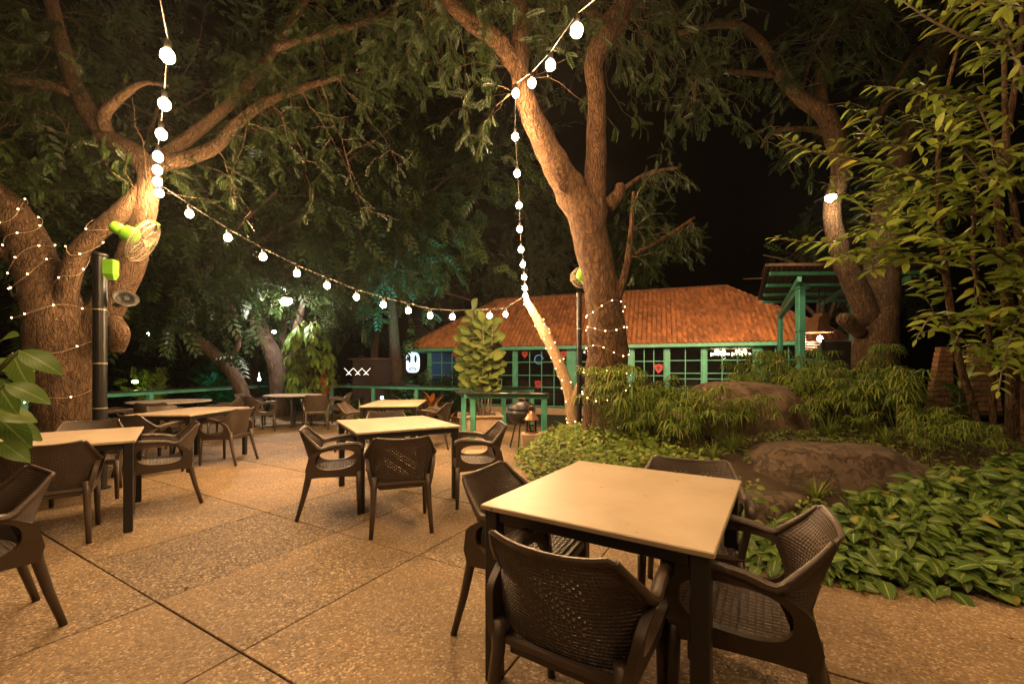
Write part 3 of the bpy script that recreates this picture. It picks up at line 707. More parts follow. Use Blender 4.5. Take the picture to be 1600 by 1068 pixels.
# plinth, floor, back and side walls, ceiling
MB().box((LEN / 2, WID / 2 + .1, ZF / 2 - .27), (LEN - .7, WID - .9, .06)).build('floor', M['concrete'], bld)
MB().box((LEN / 2 + .25, OH - .02, ZF + .09), (LEN - 1.6, .2, .3), bev=.01).build('plinth', M['planter'], bld)
MB().box((LEN / 2, WID - .5, 1.0), (LEN - .9, .12, 3.0)).build('back_wall', M['inner'], bld)
MB().box((LEN - .55, WID / 2 + .3, 1.0), (.12, WID - 1.3, 3.0)).build('side_wall', M['inner'], bld)
MB().box((LEN / 2 + .5, WID / 2 + .2, ZE - .12), (LEN - 2.2, WID - 1.5, .04)).build('ceiling', M['wood'], bld)
MB().box((1.3, 1.9, .9), (2.2, .08, 2.8)).build('veranda_wall', M['bluewall'], bld)
# posts at the photo's positions
def s_at(px, y=OH):      # where the sight line through a photo column meets the front plane
    k = (px - 800) / F; c, s_ = math.cos(BA), math.sin(BA)
    # X = BX + c*x - s*y ; D = BY + s*x + c*y ; X = k D
    return (k * (BY + c * y) - BX + s_ * y) / (c - k * s_)
posts = [671, 745, 805, 893, 984, 1042, 1100, 1184, 1284, 1322]; pw = [.16, .26, .16, .34, .30, .16, .14, .24, .3, .34]
xs = [s_at(p) for p in posts]
for x, pw_ in zip(xs, pw):
    MB().box((x, OH, (ZF + ZE) / 2 - .02), (pw_, .14, ZE - ZF - .14), bev=.008).build('post', M['green'], bld)
# glazed bays: window > pane, glazing_bar
zl = [-.22, .40, .92, 1.18, 1.76, 2.28]
paneme = {}
ncol = [4, 3, 4, 4, 2, 2, 3, 4, 2, 1][:len(xs) - 1] 
ncol = [4, 3, 4, 4, 3, 2, 3, 4, 1]
for i in range(len(xs) - 1):
    x0 = xs[i] + pw[i] / 2 + .003; x1 = xs[i + 1] - pw[i + 1] / 2 - .003
    if x1 - x0 < .15: continue
    wd = MB(); b = .045
    for zz, hh in ((zl[0] + .02, .05), (zl[-1] - .02, .05)): wd.box(((x0 + x1) / 2, OH, zz), (x1 - x0, .06, hh))
    for xx in (x0 + .02, x1 - .02): wd.box((xx, OH, (zl[0] + zl[-1]) / 2), (.04, .06, zl[-1] - zl[0] - .092))
    win = wd.build('window', M['green'], bld)
    nc = ncol[i]; cw = (x1 - x0 - .08) / nc
    rows = [(.0, .62), (.62, 1.14), (1.14, 1.72), (1.72, 2.28)] if i < 5 else [(.0, .62), (.62, 1.02), (1.02, 1.24), (1.24, 1.74), (1.74, 2.28)]
    for z in [rows[k][0] for k in range(1, len(rows))]:
        MB().box(((x0 + x1) / 2, OH - .004, z), (x1 - x0 - .082, .04, .035)).build('glazing_bar', M['green'], win)
    for k in range(1, nc):
        MB().box((x0 + .04 + k * cw, OH + .002, 1.03), (.035, .04, 2.41)).build('glazing_bar', M['green'], win)
    lows = [(-.19, rows[0][0])] if rows[0][0] > -.1 else []
    for k in range(nc):
        for (a, c) in [(-.19, rows[0][1])] + rows[1:]:
            key = (round(cw, 3), round(c - a, 3))
            if key not in paneme: paneme[key] = MB().box((0, 0, 0), (cw - .037, .006, (c - a) - .037)).mesh('pane', M['glass'])
            link('pane', paneme[key], win, (x0 + .04 + (k + .5) * cw, OH + .012, (a + c) / 2))
# red shields hung on the panes
def crest(px, py, s=1.0):
    x = s_at(px, OH - .06); y = OH - .06
    d = BY + math.sin(BA) * x + math.cos(BA) * y; z = HC + (580 - py) / F * d
    out = [(-.13, .15), (-.07, .13), (0, .17), (.07, .13), (.13, .15), (.15, .02), (.1, -.09), (0, -.19), (-.1, -.09), (-.15, .02)]
    t = thing('crest_sign', 'red shield-shaped plaque hanging in the pavilion window', 'sign', group='red shield plaques in the windows')
    t.location = (BX + math.cos(BA) * x - math.sin(BA) * y, d, z); t.rotation_euler = (math.pi / 2, 0, BA)
    MB().prism([(a * s, b * s) for a, b in out], -.01, .01).build('shield', M['red'], t)
    MB().prism([(a * s * .45, b * s * .45) for a, b in out], .012, .018).build('emblem', M['inner'], t); return t
lab = ['red shield plaque in the window left of the leafy fiddle plant, nearest the lit sign', 'upper red shield plaque left of the slanting fairy-lit trunk',
       'upper red shield plaque right of the slanting fairy-lit trunk', 'lower red shield plaque above the black kettle grill', 'red shield plaque in the window right of the central tree trunk']
for (px, py, s), l in zip([(711, 553, .8), (820, 553, .9), (881, 553, .9), (841, 600, 1.05), (1029, 575, 1.1)], lab): crest(px, py, s)['label'] = l
# neon ring inside
t = thing('neon_ring', 'small round pale blue neon sign glowing inside the pavilion', 'sign', (BX + math.cos(BA) * s_at(842, 1.2) - math.sin(BA) * 1.2, BY + math.sin(BA) * s_at(842, 1.2) + math.cos(BA) * 1.2, 1.86), BA)
M['neon'] = emis('neon_blue', (.35, .6, 1), 1.2)
MB().tube([(.2 * math.cos(a), 0, .2 * math.sin(a)) for a in [i * math.pi / 12 for i in range(22)]], .012, 6).build('tube', M['neon'], t)
MB().box((0, .03, 0), (.34, .02, .05)).build('backing', M['inner'], t)
# chandeliers
for i, px in enumerate((1125, 1158)):
    x = s_at(px, 2.2); y = 2.2
    t = thing('chandelier', ['glass chandelier glowing under the pavilion ceiling, left of two', 'glass chandelier glowing under the pavilion ceiling, right of two'][i], 'chandelier',
              (BX + math.cos(BA) * x - math.sin(BA) * y, BY + math.sin(BA) * x + math.cos(BA) * y, 1.98), BA, 'chandeliers in the pavilion')
    MB().bar((0, 0, .0), (0, 0, .26), .02).build('rod', M['black'], t)
    M['chand'] = M.get('chand') or emis('chandelier_glow', (1, .8, .45), 16)
    hoop = [Vector((.33 * math.cos(a), .33 * math.sin(a), 0)) for a in [k * math.pi / 8 for k in range(17)]]
    MB().tube(hoop, .012, 5, cap=False).build('hoop', M['black'], t)
    for k in range(17):
        a = k * math.pi / 5; q = .33 if k < 10 else .17; MB().ball((0, 0, 0), .034 if k < 10 else .045, 8, 6, (1, 1, 1.3 + .5 * (k % 3))).build('lamp', M['chand'], t, loc=(q * math.cos(a), q * math.sin(a), .05 if k < 10 else .14 + .03 * (k % 2)))
# small table lamps / paper notice in the windows
t = thing('paper_notice', 'small pale pinkish notice stuck on a window behind the boulder', 'notice', (0, 0, 0), BA); x = s_at(1218)
t.location = (BX + math.cos(BA) * x - math.sin(BA) * (OH - .05), BY + math.sin(BA) * x + math.cos(BA) * (OH - .05), 1.55)
MB().box((0, 0, 0), (.26, .012, .34)).build('sheet', mat('notice_paper', (.5, .3, .25), .7), t)
# furniture seen dimly through the glass: tables with chairs
rr = random.Random(8)
for i in range(7):
    x = 2.5 + i * 2.05; y = 2.2 + (i % 2) * .9
    t = thing('indoor_table', 'dark dining table standing inside the pavilion behind the glass', 'table', (BX + math.cos(BA) * x - math.sin(BA) * y, BY + math.sin(BA) * x + math.cos(BA) * y, ZF), BA, 'tables inside the pavilion')
    MB().box((0, 0, .74), (1.0, .8, .04), bev=.01).build('tabletop', M['wood'], t)
    for sx in (-1, 1):
        for sy in (-1, 1): MB().box((sx * .42, sy * .32, .36), (.05, .05, .72)).build('leg', M['black'], t)
# ------------------------------------------------ lit sign at the corner
sx, sy = .32, .22
t = thing('lit_sign', 'glowing white oval sign with dark emblem hanging under the left roof corner', 'sign', (BX + math.cos(BA) * sx - math.sin(BA) * sy, BY + math.sin(BA) * sx + math.cos(BA) * sy, 1.74), 0.0)
def oct_(w_, h_, n=28, ex=3.4):
    return [(w_ * math.copysign(abs(math.cos(a)) ** (2 / ex), math.cos(a)), h_ * math.copysign(abs(math.sin(a)) ** (2 / ex), math.sin(a))) for a in [2 * math.pi * k / n for k in range(n)]]
RX = Matrix.Rotation(math.pi / 2, 3, 'X')
def flat(poly, y0, y1, name, m, par):
    mb = MB().prism(poly, -y1, -y0); mb.v = [tuple(RX @ Vector(v)) for v in mb.v]; return mb.build(name, m, par)
flat(oct_(.32, .49), -.055, .055, 'face', M['sign_w'], t)
M['signdark'] = mat('sign_print', (.02, .03, .05), .5)
for q in (-1, 1):
    flat([(q * (.145 + .062 * math.cos(w_)), .17 + .19 * math.sin(w_) * (1 - .12 * math.cos(w_))) for w_ in [2 * math.pi * k / 16 for k in range(16)]], -.07, -.058, 'emblem_half', M['signdark'], t)
for k in range(3): flat(oct_(.012, .012, 10, 2), 0, 0, 'emblem_dot', M['signdark'], t).location = (0, 0, 0) if False else ((k - 1) * .045, -.065, .36 - abs(k - 1) * .015)
lens = [(.19 * math.cos(a), -.32 + .075 * math.sin(a) * abs(math.sin(a)) ** .2) for a in [2 * math.pi * k / 20 for k in range(20)]]
inn = [(.7 * x, -.32 + .55 * (z + .32)) for x, z in lens]
flat(lens, -.07, -.058, 'lower_mark', M['signdark'], t); flat(inn, -.074, -.0705, 'lower_mark_inner', M['sign_w'], t)
flat([(-.12, -.26), (.12, -.26), (.09, -.245), (-.09, -.245)], -.07, -.058, 'lower_bar', M['signdark'], t)
flat(oct_(.27, .44), .058, .075, 'added_back_glow', emis('added_halo_glow', (.3, .7, 1), 14), t)  # glowing plate added behind the sign to tint its surroundings blue
MB().bar((0, 0, .48), (0, 0, .58), .03).build('hanger', M['black'], t)

# ================================================================== CANOPY
t = thing('canopy', 'green steel canopy with a rusted sheet roof on posts above the garden', 'canopy', (5.85, 8.6, 0))
O = Vector((5.85, 8.6, 0))
A, B, Cc, D = Vector((4.82, 8.0, 3.26)), Vector((7.9, 8.0, 3.28)), Vector((9.7, 12, 3.35)), Vector((7.0, 12, 3.30))
up = Vector((0, 0, .03))
sh = MB(); ns = 60
for i in range(ns):       # corrugated sheet
    a0 = A.lerp(B, i / ns); a1 = A.lerp(B, (i + 1) / ns); d0 = D.lerp(Cc, i / ns); d1 = D.lerp(Cc, (i + 1) / ns)
    z0 = up * (1 + (i % 2)); z1 = up * (1 + ((i + 1) % 2))
    sh.add([a0 - O + z0, a1 - O + z1, d1 - O + z1, d0 - O + z0], [(0, 1, 2, 3)])
sh.build('roof_sheet', M['rustroof'], t)
for a, b in ((A, B), (D, Cc)):
    MB().bar(a - O + up * 1.9, b - O + up * 1.9, .06, .05).build('edge_strip', M['rustroof'], t)
MB().bar(A - O + up * 1.9, D - O + up * 1.9, .06, .05).build('edge_strip', M['rustroof'], t)
for k, q in enumerate((.06, .36, .66, .96)):
    a = A.lerp(D, q); b = B.lerp(Cc, q); MB().bar(a - O - Vector((-.06, 0, .055)), b - O - Vector((0, 0, .055)), .06, .07, bev=.006).build('purlin', M['green'], t)
for q in (.22, .6, .9):
    a = A.lerp(B, q); b = D.lerp(Cc, q); MB().bar(a - O - Vector((0, -.1, .19)), b - O - Vector((0, .1, .19)), .07, .10, bev=.006).build('rafter', M['green'], t)
MB().box((0, 0, 1.55), (.135, .135, 3.1), bev=.012).build('post', M['green'], t)
MB().box((0, 0, 2.12), (.146, .146, .012)).build('post_joint', M['black'], t)
MB().box((0, 0, 2.98), (.24, .24, .02)).build('cap_plate', M['green'], t)
p2 = P(1219, 480, 12.6) - O
MB().bar(Vector((p2.x, p2.y, 1.9)), Vector((p2.x, p2.y, 3.1)), .11, .11, bev=.008).build('post', M['green'], t)
MB().bar(Vector((0, 0, 2.98)), Vector((p2.x, p2.y, 2.95)), .12, .14, bev=.008).build('tie_beam', M['green'], t)
p3 = Vector((9.35, 11.6, 0)) - O; MB().bar(p3 + Vector((0, 0, -.5)), p3 + Vector((0, 0, 3.1)), .14, .14).build('post', M['green'], t)
p3 = Vector((7.3, 8.35, 0)) - O; MB().bar(p3, p3 + Vector((0, 0, 3.1)), .14, .14).build('post', M['green'], t)
# slatted hanging lanterns under the canopy
pl = P(1280, 531, 9.2)
t = thing('hanging_lantern', 'slatted wooden box lantern hanging by two rods under the canopy', 'lantern', tuple(pl), .25)
for sx_ in (-.0, .16): MB().bar((sx_, 0, .58), (sx_, 0, 3.14 - pl.z), .012).build('rod', M['black'], t)
MB().box((.06, 0, .46), (.22, .22, .24), bev=.01).build('top_box', M['wood'], t)
sh = MB(); sh.add([(-.3, -.2, .16), (.2, -.2, .16), (.2, .2, .16), (-.3, .2, .16), (-.14, -.12, .5), (-.06, -.12, .5), (-.06, .12, .5), (-.14, .12, .5)], [(0, 1, 5, 4), (1, 2, 6, 5), (2, 3, 7, 6), (3, 0, 4, 7), (4, 5, 6, 7)])
sh.build('shade', M['wood'], t)
M['slat'] = mat('pale_slat', (.6, .33, .24), .5)
for k in range(4):
    for sy_ in (-1, 1): MB().bar((-.34, sy_ * .24, -.03 - k * .055), (.36 - k * .07, sy_ * .24, -.03 - k * .055), .02, .02).build('slat', M['slat'], t)
    MB().bar((-.34, -.25, -.03 - k * .055), (-.34, .25, -.03 - k * .055), .02, .02).build('slat', M['slat'], t)
MB().ball((0, 0, 0), .05, 12, 8, (1, 1, 1.25)).build('bulb', emis('lantern_bulb', (1, .8, .62), 260), t, loc=(.02, 0, .03))

# ================================================================== BRICK OVEN
rb = random.Random(4)
t = thing('brick_oven', 'outdoor brick oven with two tapering piers above a dark counter, at right', 'oven', (6.9, 6.5, 0), -.12)
brk = [MB().box((0, 0, 0), (.215, .11, .068), bev=.008).mesh('brick', M['brick']), MB().box((0, 0, 0), (.10, .11, .068), bev=.008).mesh('brick', M['brick'])]
MB().box((.15, .07, .30), (1.5, .06, .6)).build('core', M['joint'], t)
for c in range(8):
    x = -.62 + (.11 if c % 2 else 0)
    while x < .9:
        link('brick', brk[0], t, (x + rb.uniform(-.004, .004), rb.uniform(-.006, .006), .04 + c * .077)); x += .227
MB().box((.15, -.05, .665), (1.6, .5, .045), bev=.008).build('counter', M['darktop'], t)
MB().box((.15, .02, .628), (1.5, .3, .026)).build('counter_frame', M['black'], t)
for side_ in (0, 1):
    core = MB()
    for c in range(13):
        z = .73 + c * .077; f = c / 12
        x0, x1 = (-.40 + .15 * f, -.04 - .02 * f) if side_ == 0 else (.18 + .02 * f, .62 - .1 * f)
        core.box(((x0 + x1) / 2, .12, z), (x1 - x0 - .03, .09, .0768)); w_ = x1 - x0; cut = w_ * (.36 if c % 2 else .62)
        for a, b in ((x0, x0 + cut), (x0 + cut, x1)):
            MB().box((0, 0, 0), (b - a - .011, .11, .067), bev=.007).build('brick', M['brick'], t, loc=((a + b) / 2 + rb.uniform(-.003, .003), .12 + rb.uniform(-.005, .005), z))
    core.build('pier_core', M['joint'], t)
MB().box((.07, .2, 1.15), (.24, .04, .9)).build('flue_back', M['black'], t)
t = thing('dark_screen', 'tall dark fabric screen between the brick oven and the thick right trunk', 'screen', (6.85, 8.35, 0), -.05)
MB().box((-.1, 0, 1.15), (1.15, .03, 1.5)).build('fabric', mat('dark_fabric', (.018, .014, .014), .9), t)
for s in (-1, 1): MB().bar((-.1 + s * .6, 0, 0), (-.1 + s * .6, 0, 1.95), .04).build('post', M['black'], t)
t = thing('green_post', 'short green post with a red bucket beside it, at the right edge', 'post', (6.95, 5.85, .2))
MB().box((0, 0, .3), (.14, .14, .75), bev=.01).build('shaft', M['green'], t)
t = thing('bucket', 'red fire bucket hanging at the right edge of the picture', 'bucket', (7.12, 5.8, .2))
MB().lathe([(.10, 0), (.14, .28), (.145, .3), (.125, .29), (.09, .02)], (0, 0, 0), 20).build('pail', M['red'], t, smooth=True)
MB().tube([(.14 * math.cos(a), 0, .29 + .14 * math.sin(a)) for a in [k * math.pi / 8 for k in range(9)]], .006, 5).build('handle', M['black'], t)

# ================================================================== POLES, FANS, SPEAKER
def pole(name, x, y, h, r, label):
    t = thing(name, label, 'pole', (x, y, 0))
    MB().lathe([(r, 0), (r, h - .02), (r * .8, h), ], (0, 0, 0), 20).build('shaft', M['black'], t, smooth=False)
    MB().lathe([(r * 1.6, 0), (r * 1.6, .012), (r * 1.5, .015)], (0, 0, .001), 20).build('base_plate', M['black'], t)
    for z in (.45, .9, 1.4, 2.0):
        if z < h: MB().lathe([(r + .004, -.006), (r + .004, .006)], (0, 0, z), 20).build('cable_tie', M['wire'], t)
    MB().lathe([(r * 1.12, -.03), (r * 1.2, -.02), (r * 1.15, .0), (r * .6, .015)], (0, 0, h), 20).build('cap', M['black'], t); return t
pb = P(156, 397, 4.75)
pole('pole', pb.x, pb.y, pb.z, .062, 'thick black pole in front of the big trunk, carrying a green fan')
pc = P(905, 458, 6.9)
pole('pole', pc.x, pc.y, pc.z, .042, 'thin black pole left of the central tree trunk')
def fan(loc, axis, label, rad=.22):
    t = thing('wall_fan', label, 'fan', loc, 0)
    ax = Vector(axis).normalized(); u = Vector((0, 0, 1)).cross(ax).normalized(); v = ax.cross(u); R = Matrix((u, v, ax)).transposed(); t.rotation_euler = R.to_euler()
    MB().lathe([(.02, -.30), (.055, -.28), (.062, -.22), (.05, -.19)], (0, 0, 0), 20).build('gearbox', M['limegreen'], t, smooth=True)
    MB().lathe([(.05, -.19), (.082, -.17), (.09, -.08), (.075, -.05), (.03, -.04)], (0, 0, 0), 24).build('motor', M['limegreen'], t, smooth=True)
    gr = MB()
    for zz, r0 in ((-.045, .4), (-.04, .7), (-.02, .95), (.01, 1.0), (.045, .92), (.065, .6), (.07, .3)):
        gr.tube([(rad * r0 * math.cos(a), rad * r0 * math.sin(a), zz) for a in [k * math.pi / 16 for k in range(33)]], .0026 if r0 < 1 else .005, 5, cap=False)
    for k in range(30):
        a = k * math.pi / 15; c, s = math.cos(a), math.sin(a)
        gr.tube([(rad * q * c, rad * q * s, z) for q, z in ((.3, -.046), (.7, -.04), (.95, -.02), (1, .01), (.92, .045), (.6, .065), (.14, .072))], .0018, 4)
    gr.build('guard', M['wire'], t)
    MB().lathe([(.03, .074), (.03, .079)], (0, 0, 0), 16).build('badge', M['limegreen'], t)
    for k in range(3):
        a0 = k * 2 * math.pi / 3; vs = []
        for q in (.03, .09, .15, .19):
            for sgn, zz in ((-1, .018), (1, -.012)):
                aa = a0 + sgn * (.42 - q * .6); vs.append((q * math.cos(aa), q * math.sin(aa), zz))
        vs += [(x, y, z + .003) for x, y, z in vs]
        fs = [(0, 1, 3, 2), (2, 3, 5, 4), (4, 5, 7, 6)] + [(10, 11, 9, 8), (12, 13, 11, 10), (14, 15, 13, 12), (6, 7, 15, 14), (0, 2, 10, 8), (2, 4, 12, 10), (4, 6, 14, 12), (1, 9, 11, 3), (3, 11, 13, 5), (5, 13, 15, 7)]
        MB().add(vs, fs).build('blade', M['wire'], t, smooth=False)
    return t
fp = P(222, 376, 4.62)
t = fan(tuple(fp), (.80, .37, -.45), 'lime green fan in a pale wire cage on the big tree at left', .245)
arm = MB().tube(crom([P(205, 362, 4.66), P(218, 350, 4.6), P(236, 345, 4.58), P(250, 352, 4.6)], None, 5), .008, 8)
o = arm.build('bracket', M['limegreen'], None); o.parent = t; o.matrix_parent_inverse = (Matrix.Translation(fp) @ t.rotation_euler.to_matrix().to_4x4()).inverted()
t = thing('control_box', 'lime green electrical box fixed to the thick black pole', 'box', tuple(P(173, 421, 4.7)), .2)
MB().box((0, 0, .02), (.11, .1, .17), bev=.008).build('casing', M['limegreen'], t)
MB().add([(-.05, -.045, -.065), (.05, -.045, -.065), (.05, .045, -.065), (-.05, .045, -.065), (-.035, -.01, -.11), (.035, -.01, -.11), (.035, .03, -.11), (-.035, .03, -.11)], [(0, 1, 5, 4), (1, 2, 6, 5), (2, 3, 7, 6), (3, 0, 4, 7), (4, 5, 6, 7), (3, 2, 1, 0)]).build('lower_cover', M['limegreen'], t)
MB().tube(crom([Vector((.03, 0, .1)), Vector((.12, 0, .16)), Vector((.28, 0, .24)), Vector((.33, 0, .34))], None, 5), .006, 6).build('lead', M['dcable'], t)
t = thing('horn_speaker', 'dark oval horn loudspeaker behind the thick black pole', 'speaker', tuple(P(197, 466, 4.85)), -.5)
MB().lathe([(.03, -.22), (.035, -.14), (.06, -.08), (.09, -.02), (.10, .0), (.096, .004), (.06, -.04), (.02, -.08)], (0, 0, 0), 24, Matrix.Rotation(math.radians(75), 3, 'Y') @ Matrix.Diagonal((1, 1.25, 1))).build('horn', mat('speaker_grey', (.035, .032, .03), .4), t, smooth=True)
MB().bar((-.2, 0, -.05), (-.32, 0, -.05), .03).build('bracket', M['black'], t)
MB().lathe([(.01, .0), (.03, .01), (.03, .02)], (0, 0, 0), 12, Matrix.Rotation(math.radians(75), 3, 'Y')).build('driver', M['black'], t)
t = fan(tuple(P(909, 433, 6.75)), (.15, 1, -.1), 'small lime green fan seen from behind, left of the central trunk', .17)
arm = MB().tube(crom([P(906, 437, 6.85), P(913, 446, 6.8), P(917, 462, 6.8), P(922, 468, 6.9)], None, 5), .014, 8)
o = arm.build('bracket', M['wire'], None); o.parent = t; o.matrix_parent_inverse = (Matrix.Translation(t.location) @ t.rotation_euler.to_matrix().to_4x4()).inverted()

# ================================================================== GRILL, LANTERN, PLANTERS
t = thing('kettle_grill', 'black kettle grill with a shiny domed lid beside the green rail', 'grill', (.16, 7.15, 0))
MB().lathe([(.03, .42), (.16, .46), (.225, .56), (.235, .66), (.225, .662), (.21, .60)], (0, 0, 0), 28).build('bowl', M['black'], t, smooth=True)
MB().lathe([(.238, .665), (.236, .69), (.2, .76), (.12, .80), (.02, .812)], (0, 0, 0), 28).build('lid', M['black'], t, smooth=True)
MB().tube([(-.06, 0, .81), (-.05, 0, .85), (.05, 0, .85), (.06, 0, .81)], .01, 6).build('handle', M['wood'], t)
for k in range(3):
    a = k * 2.094 + .3; MB().tube([(.12 * math.cos(a), .12 * math.sin(a), .47), (.26 * math.cos(a), .26 * math.sin(a), .0)], .012, 6).build('leg', M['black'], t)
t = thing('table_lantern', 'coppery lantern with a conical top standing in front of the kettle grill', 'lantern', (.30, 6.55, .0))
MB().box((0, 0, .18), (.3, .3, .36), bev=.01).build('pedestal', M['planter'], t)
MB().lathe([(.115, .56), (.12, .57), (.06, .66), (.035, .68), (.02, .70)], (0, 0, 0), 20).build('roof', M['copper'], t, smooth=False)
MB().tube([(.05 * math.cos(a), 0, .73 + .05 * math.sin(a)) for a in [k * math.pi / 8 for k in range(17)]], .006, 5, cap=False).build('ring', M['copper'], t)
MB().lathe([(.1, .362), (.1, .38), (.09, .385)], (0, 0, 0), 16).build('base', M['copper'], t)
for k in range(6):
    a = k * math.pi / 3; MB().bar((.092 * math.cos(a), .092 * math.sin(a), .382), (.092 * math.cos(a), .092 * math.sin(a), .56), .008).build('bar', M['copper'], t)
MB().lathe([(.08, .386), (.08, .556)], (0, 0, 0), 16).build('glass', M['glass'], t)
t = thing('planter_box', 'square stone planter box holding the tall fiddle-leaf plant', 'planter', (-.72, 9.45, 0), .12)
for s in (-1, 1):
    MB().box((0, s * .41, .16), (.9, .08, .32), bev=.008).build('side_slab', M['planter'], t); MB().box((s * .41, 0, .16), (.08, .738, .32), bev=.008).build('side_slab', M['planter'], t)
for s in (-1, 1):
    MB().box((0, s * .42, .345), (.98, .14, .045), bev=.01).build('coping', M['planter'], t); MB().box((s * .42, 0, .3445), (.14, .696, .044), bev=.01).build('coping', M['planter'], t)
MB().box((0, 0, .13), (.74, .74, .26)).build('soil', M['soil'], t)
t = thing('low_planter', 'small low cream planter behind the right chair of the middle table', 'planter', (-.5, 6.1, 0), .1)
MB().box((0, 0, .08), (.36, .3, .16), bev=.012).build('trough', M['planter'], t)
for k in range(4): MB().box((-.12 + k * .08, -.155, .09), (.05, .012, .1), bev=.002).build('slat', M['planter'], t)

# ================================================================== FAR THINGS
t = thing('garden_hut', 'low dark hut wall far behind the back railing, with crossed white stick lights', 'hut', (-5.35, 16.6, 0))
MB().box((0, .6, .62), (1.85, 1.1, 2.3), bev=.02).build('wall', mat('hut_wall', (.06, .035, .028), .9), t); MB().box((0, .6, 1.8), (2.1, 1.4, .06)).build('roof', M['rustroof'], t)
M['stick'] = emis('stick_glow', (1, .85, .65), 2.6)
for k, px in enumerate((545, 559, 572)):
    p = P(px, 582, 15.9)
    t = thing('crossed_sticks', ['left', 'middle', 'right'][k] + ' pair of crossed glowing white sticks on the dark hut wall', 'decoration', tuple(p), 0, 'crossed stick lights')
    for s in (-1, 1): MB().bar((-.17 * s, .008 * s, .17), (.09 * s, .008 * s, -.09), .013).build('stick', M['stick'], t)
    MB().ball((0, -.03, -.03), .03, 8, 6).build('lamp', M['stick'], t)
    MB().bar((0, .02, .02), (0, .14, .02), .02).build('mount', M['black'], t)
# ================================================================== TREES
rng = np.random.default_rng(11)
def limbpts(c, sub=6, k=1.0):
    c = [(a, b, d, w_ * k) for a, b, d, w_ in c]
    pts = [P(a, b, d) for a, b, d, w_ in c]; rad = [w_ / 2 * d / F for a, b, d, w_ in c]
    return crom(pts, rad, sub)
def twigs(curves, n, L=(.6, 1.5), droop=.10, lo=.35, seg=7, up=.15, keep=None):
    out = []; tries = 0
    while len(out) < n and tries < n * 6:
        tries += 1
        pts, rad = curves[rng.integers(len(curves))]; k = int(rng.uniform(lo, 1) * (len(pts) - 1)); p = np.array(pts[k])
        d = rng.normal(size=3); d /= np.linalg.norm(d); d[2] = d[2] * .7 + up; l = rng.uniform(*L); q = [p.copy()]
        for s in range(seg):
            d = d + rng.normal(size=3) * .22 + np.array([0, 0, -droop]); d /= np.linalg.norm(d); p = p + d * l / seg; q.append(p.copy())
        if keep is None or keep(q[-1]): out.append(np.array(q))
    return out
def twigmesh(tw, r0, name, parent, m, sub=1):
    tv = []; 
    V = []; Fc = []
    for q in tw:
        n = len(q); base = len(V)
        d = np.gradient(q, axis=0); d /= np.linalg.norm(d, axis=1, keepdims=True) + 1e-9
        a = np.cross(d, [0.3, .2, 1]); a /= np.linalg.norm(a, axis=1, keepdims=True) + 1e-9; b = np.cross(d, a)
        r = np.linspace(r0, r0 * .3, n)[:, None]
        for k in range(3):
            an = 2.094 * k; ring = q + (a * math.cos(an) + b * math.sin(an)) * r
            V += [tuple(v) for v in ring]
        for i in range(n - 1):
            for k in range(3):
                k2 = (k + 1) % 3; Fc.append((base + k * n + i, base + k2 * n + i, base + k2 * n + i + 1, base + k * n + i + 1))
    mb = MB(); mb.v = V; mb.f = Fc; mb.m = [0] * len(Fc); return mb.build(name, m, parent, smooth=True, kind='stuff')
def spray_template(pairs=8, ll=.30, lw=.085, ang=55, droop=.25):
    v = []; f = []
    for i in range(pairs):
        x = .12 + .88 * i / (pairs - 1); z = -droop * x * x; a = math.radians(ang - 20 * i / pairs); k = (1 - .35 * abs(i / pairs - .4) * 2) * ll
        for s in (-1, 1):
            dx, dy = math.cos(a), s * math.sin(a); nx, ny = -dy, dx
            b = len(v)
            v += [(x, 0, z), (x + dx * k * .45 + nx * lw / 2, dy * k * .45 + ny * lw / 2, z - .01), (x + dx * k, dy * k, z - .07), (x + dx * k * .45 - nx * lw / 2, dy * k * .45 - ny * lw / 2, z - .01)]
            f.append((b, b + 1, b + 2, b + 3))
    return np.array(v), np.array(f)
SPN = spray_template(8); SPF = spray_template(5, .42, .15)
def foliage(tw, per, size, name, parent, m, tmpl, keep=None, lo=1):
    D = []; T = []; 
    for q in tw:
        n = len(q)
        for k in range(per):
            i = rng.integers(lo, n); t = rng.uniform(0, 1); p = q[i - 1] * (1 - t) + q[i] * t
            if keep is not None and not keep(p): continue
            d = (q[i] - q[i - 1]); d /= np.linalg.norm(d) + 1e-9; d = d * .6 + rng.normal(size=3) * .6 + np.array([0, 0, -.25]); D.append(d); T.append(p)
    if not T: return None
    D = np.array(D); T = np.array(T); Nn = rng.normal(size=D.shape) * .55 + np.array([0, 0, 1])
    return stamp(name, tmpl[0], tmpl[1], frames(D, Nn), T, m, parent, S=rng.uniform(size[0], size[1], len(T)))
def pix(p): return 800 + p[0] / max(p[1], .01) * F, 580 - (p[2] - HC) / max(p[1], .01) * F
def tree(label, limbs, m, base, names=None, nz=.10, seg=16, k=1.0):
    t = thing('tree', label, 'tree', base); cur = []; off = Vector(base)
    for i, l in enumerate(limbs):
        pts, rad = limbpts(l, 6, k); cur.append((pts, rad))
        MB().tube([p - off for p in pts], rad, seg, nz=nz, seed=i * 3.3, nf=3.5).build(('trunk' if i == 0 else 'limb') if not names else names[i], m, t, smooth=True)
    return t, cur
def shift(o, base):
    o.location = -Vector(base)
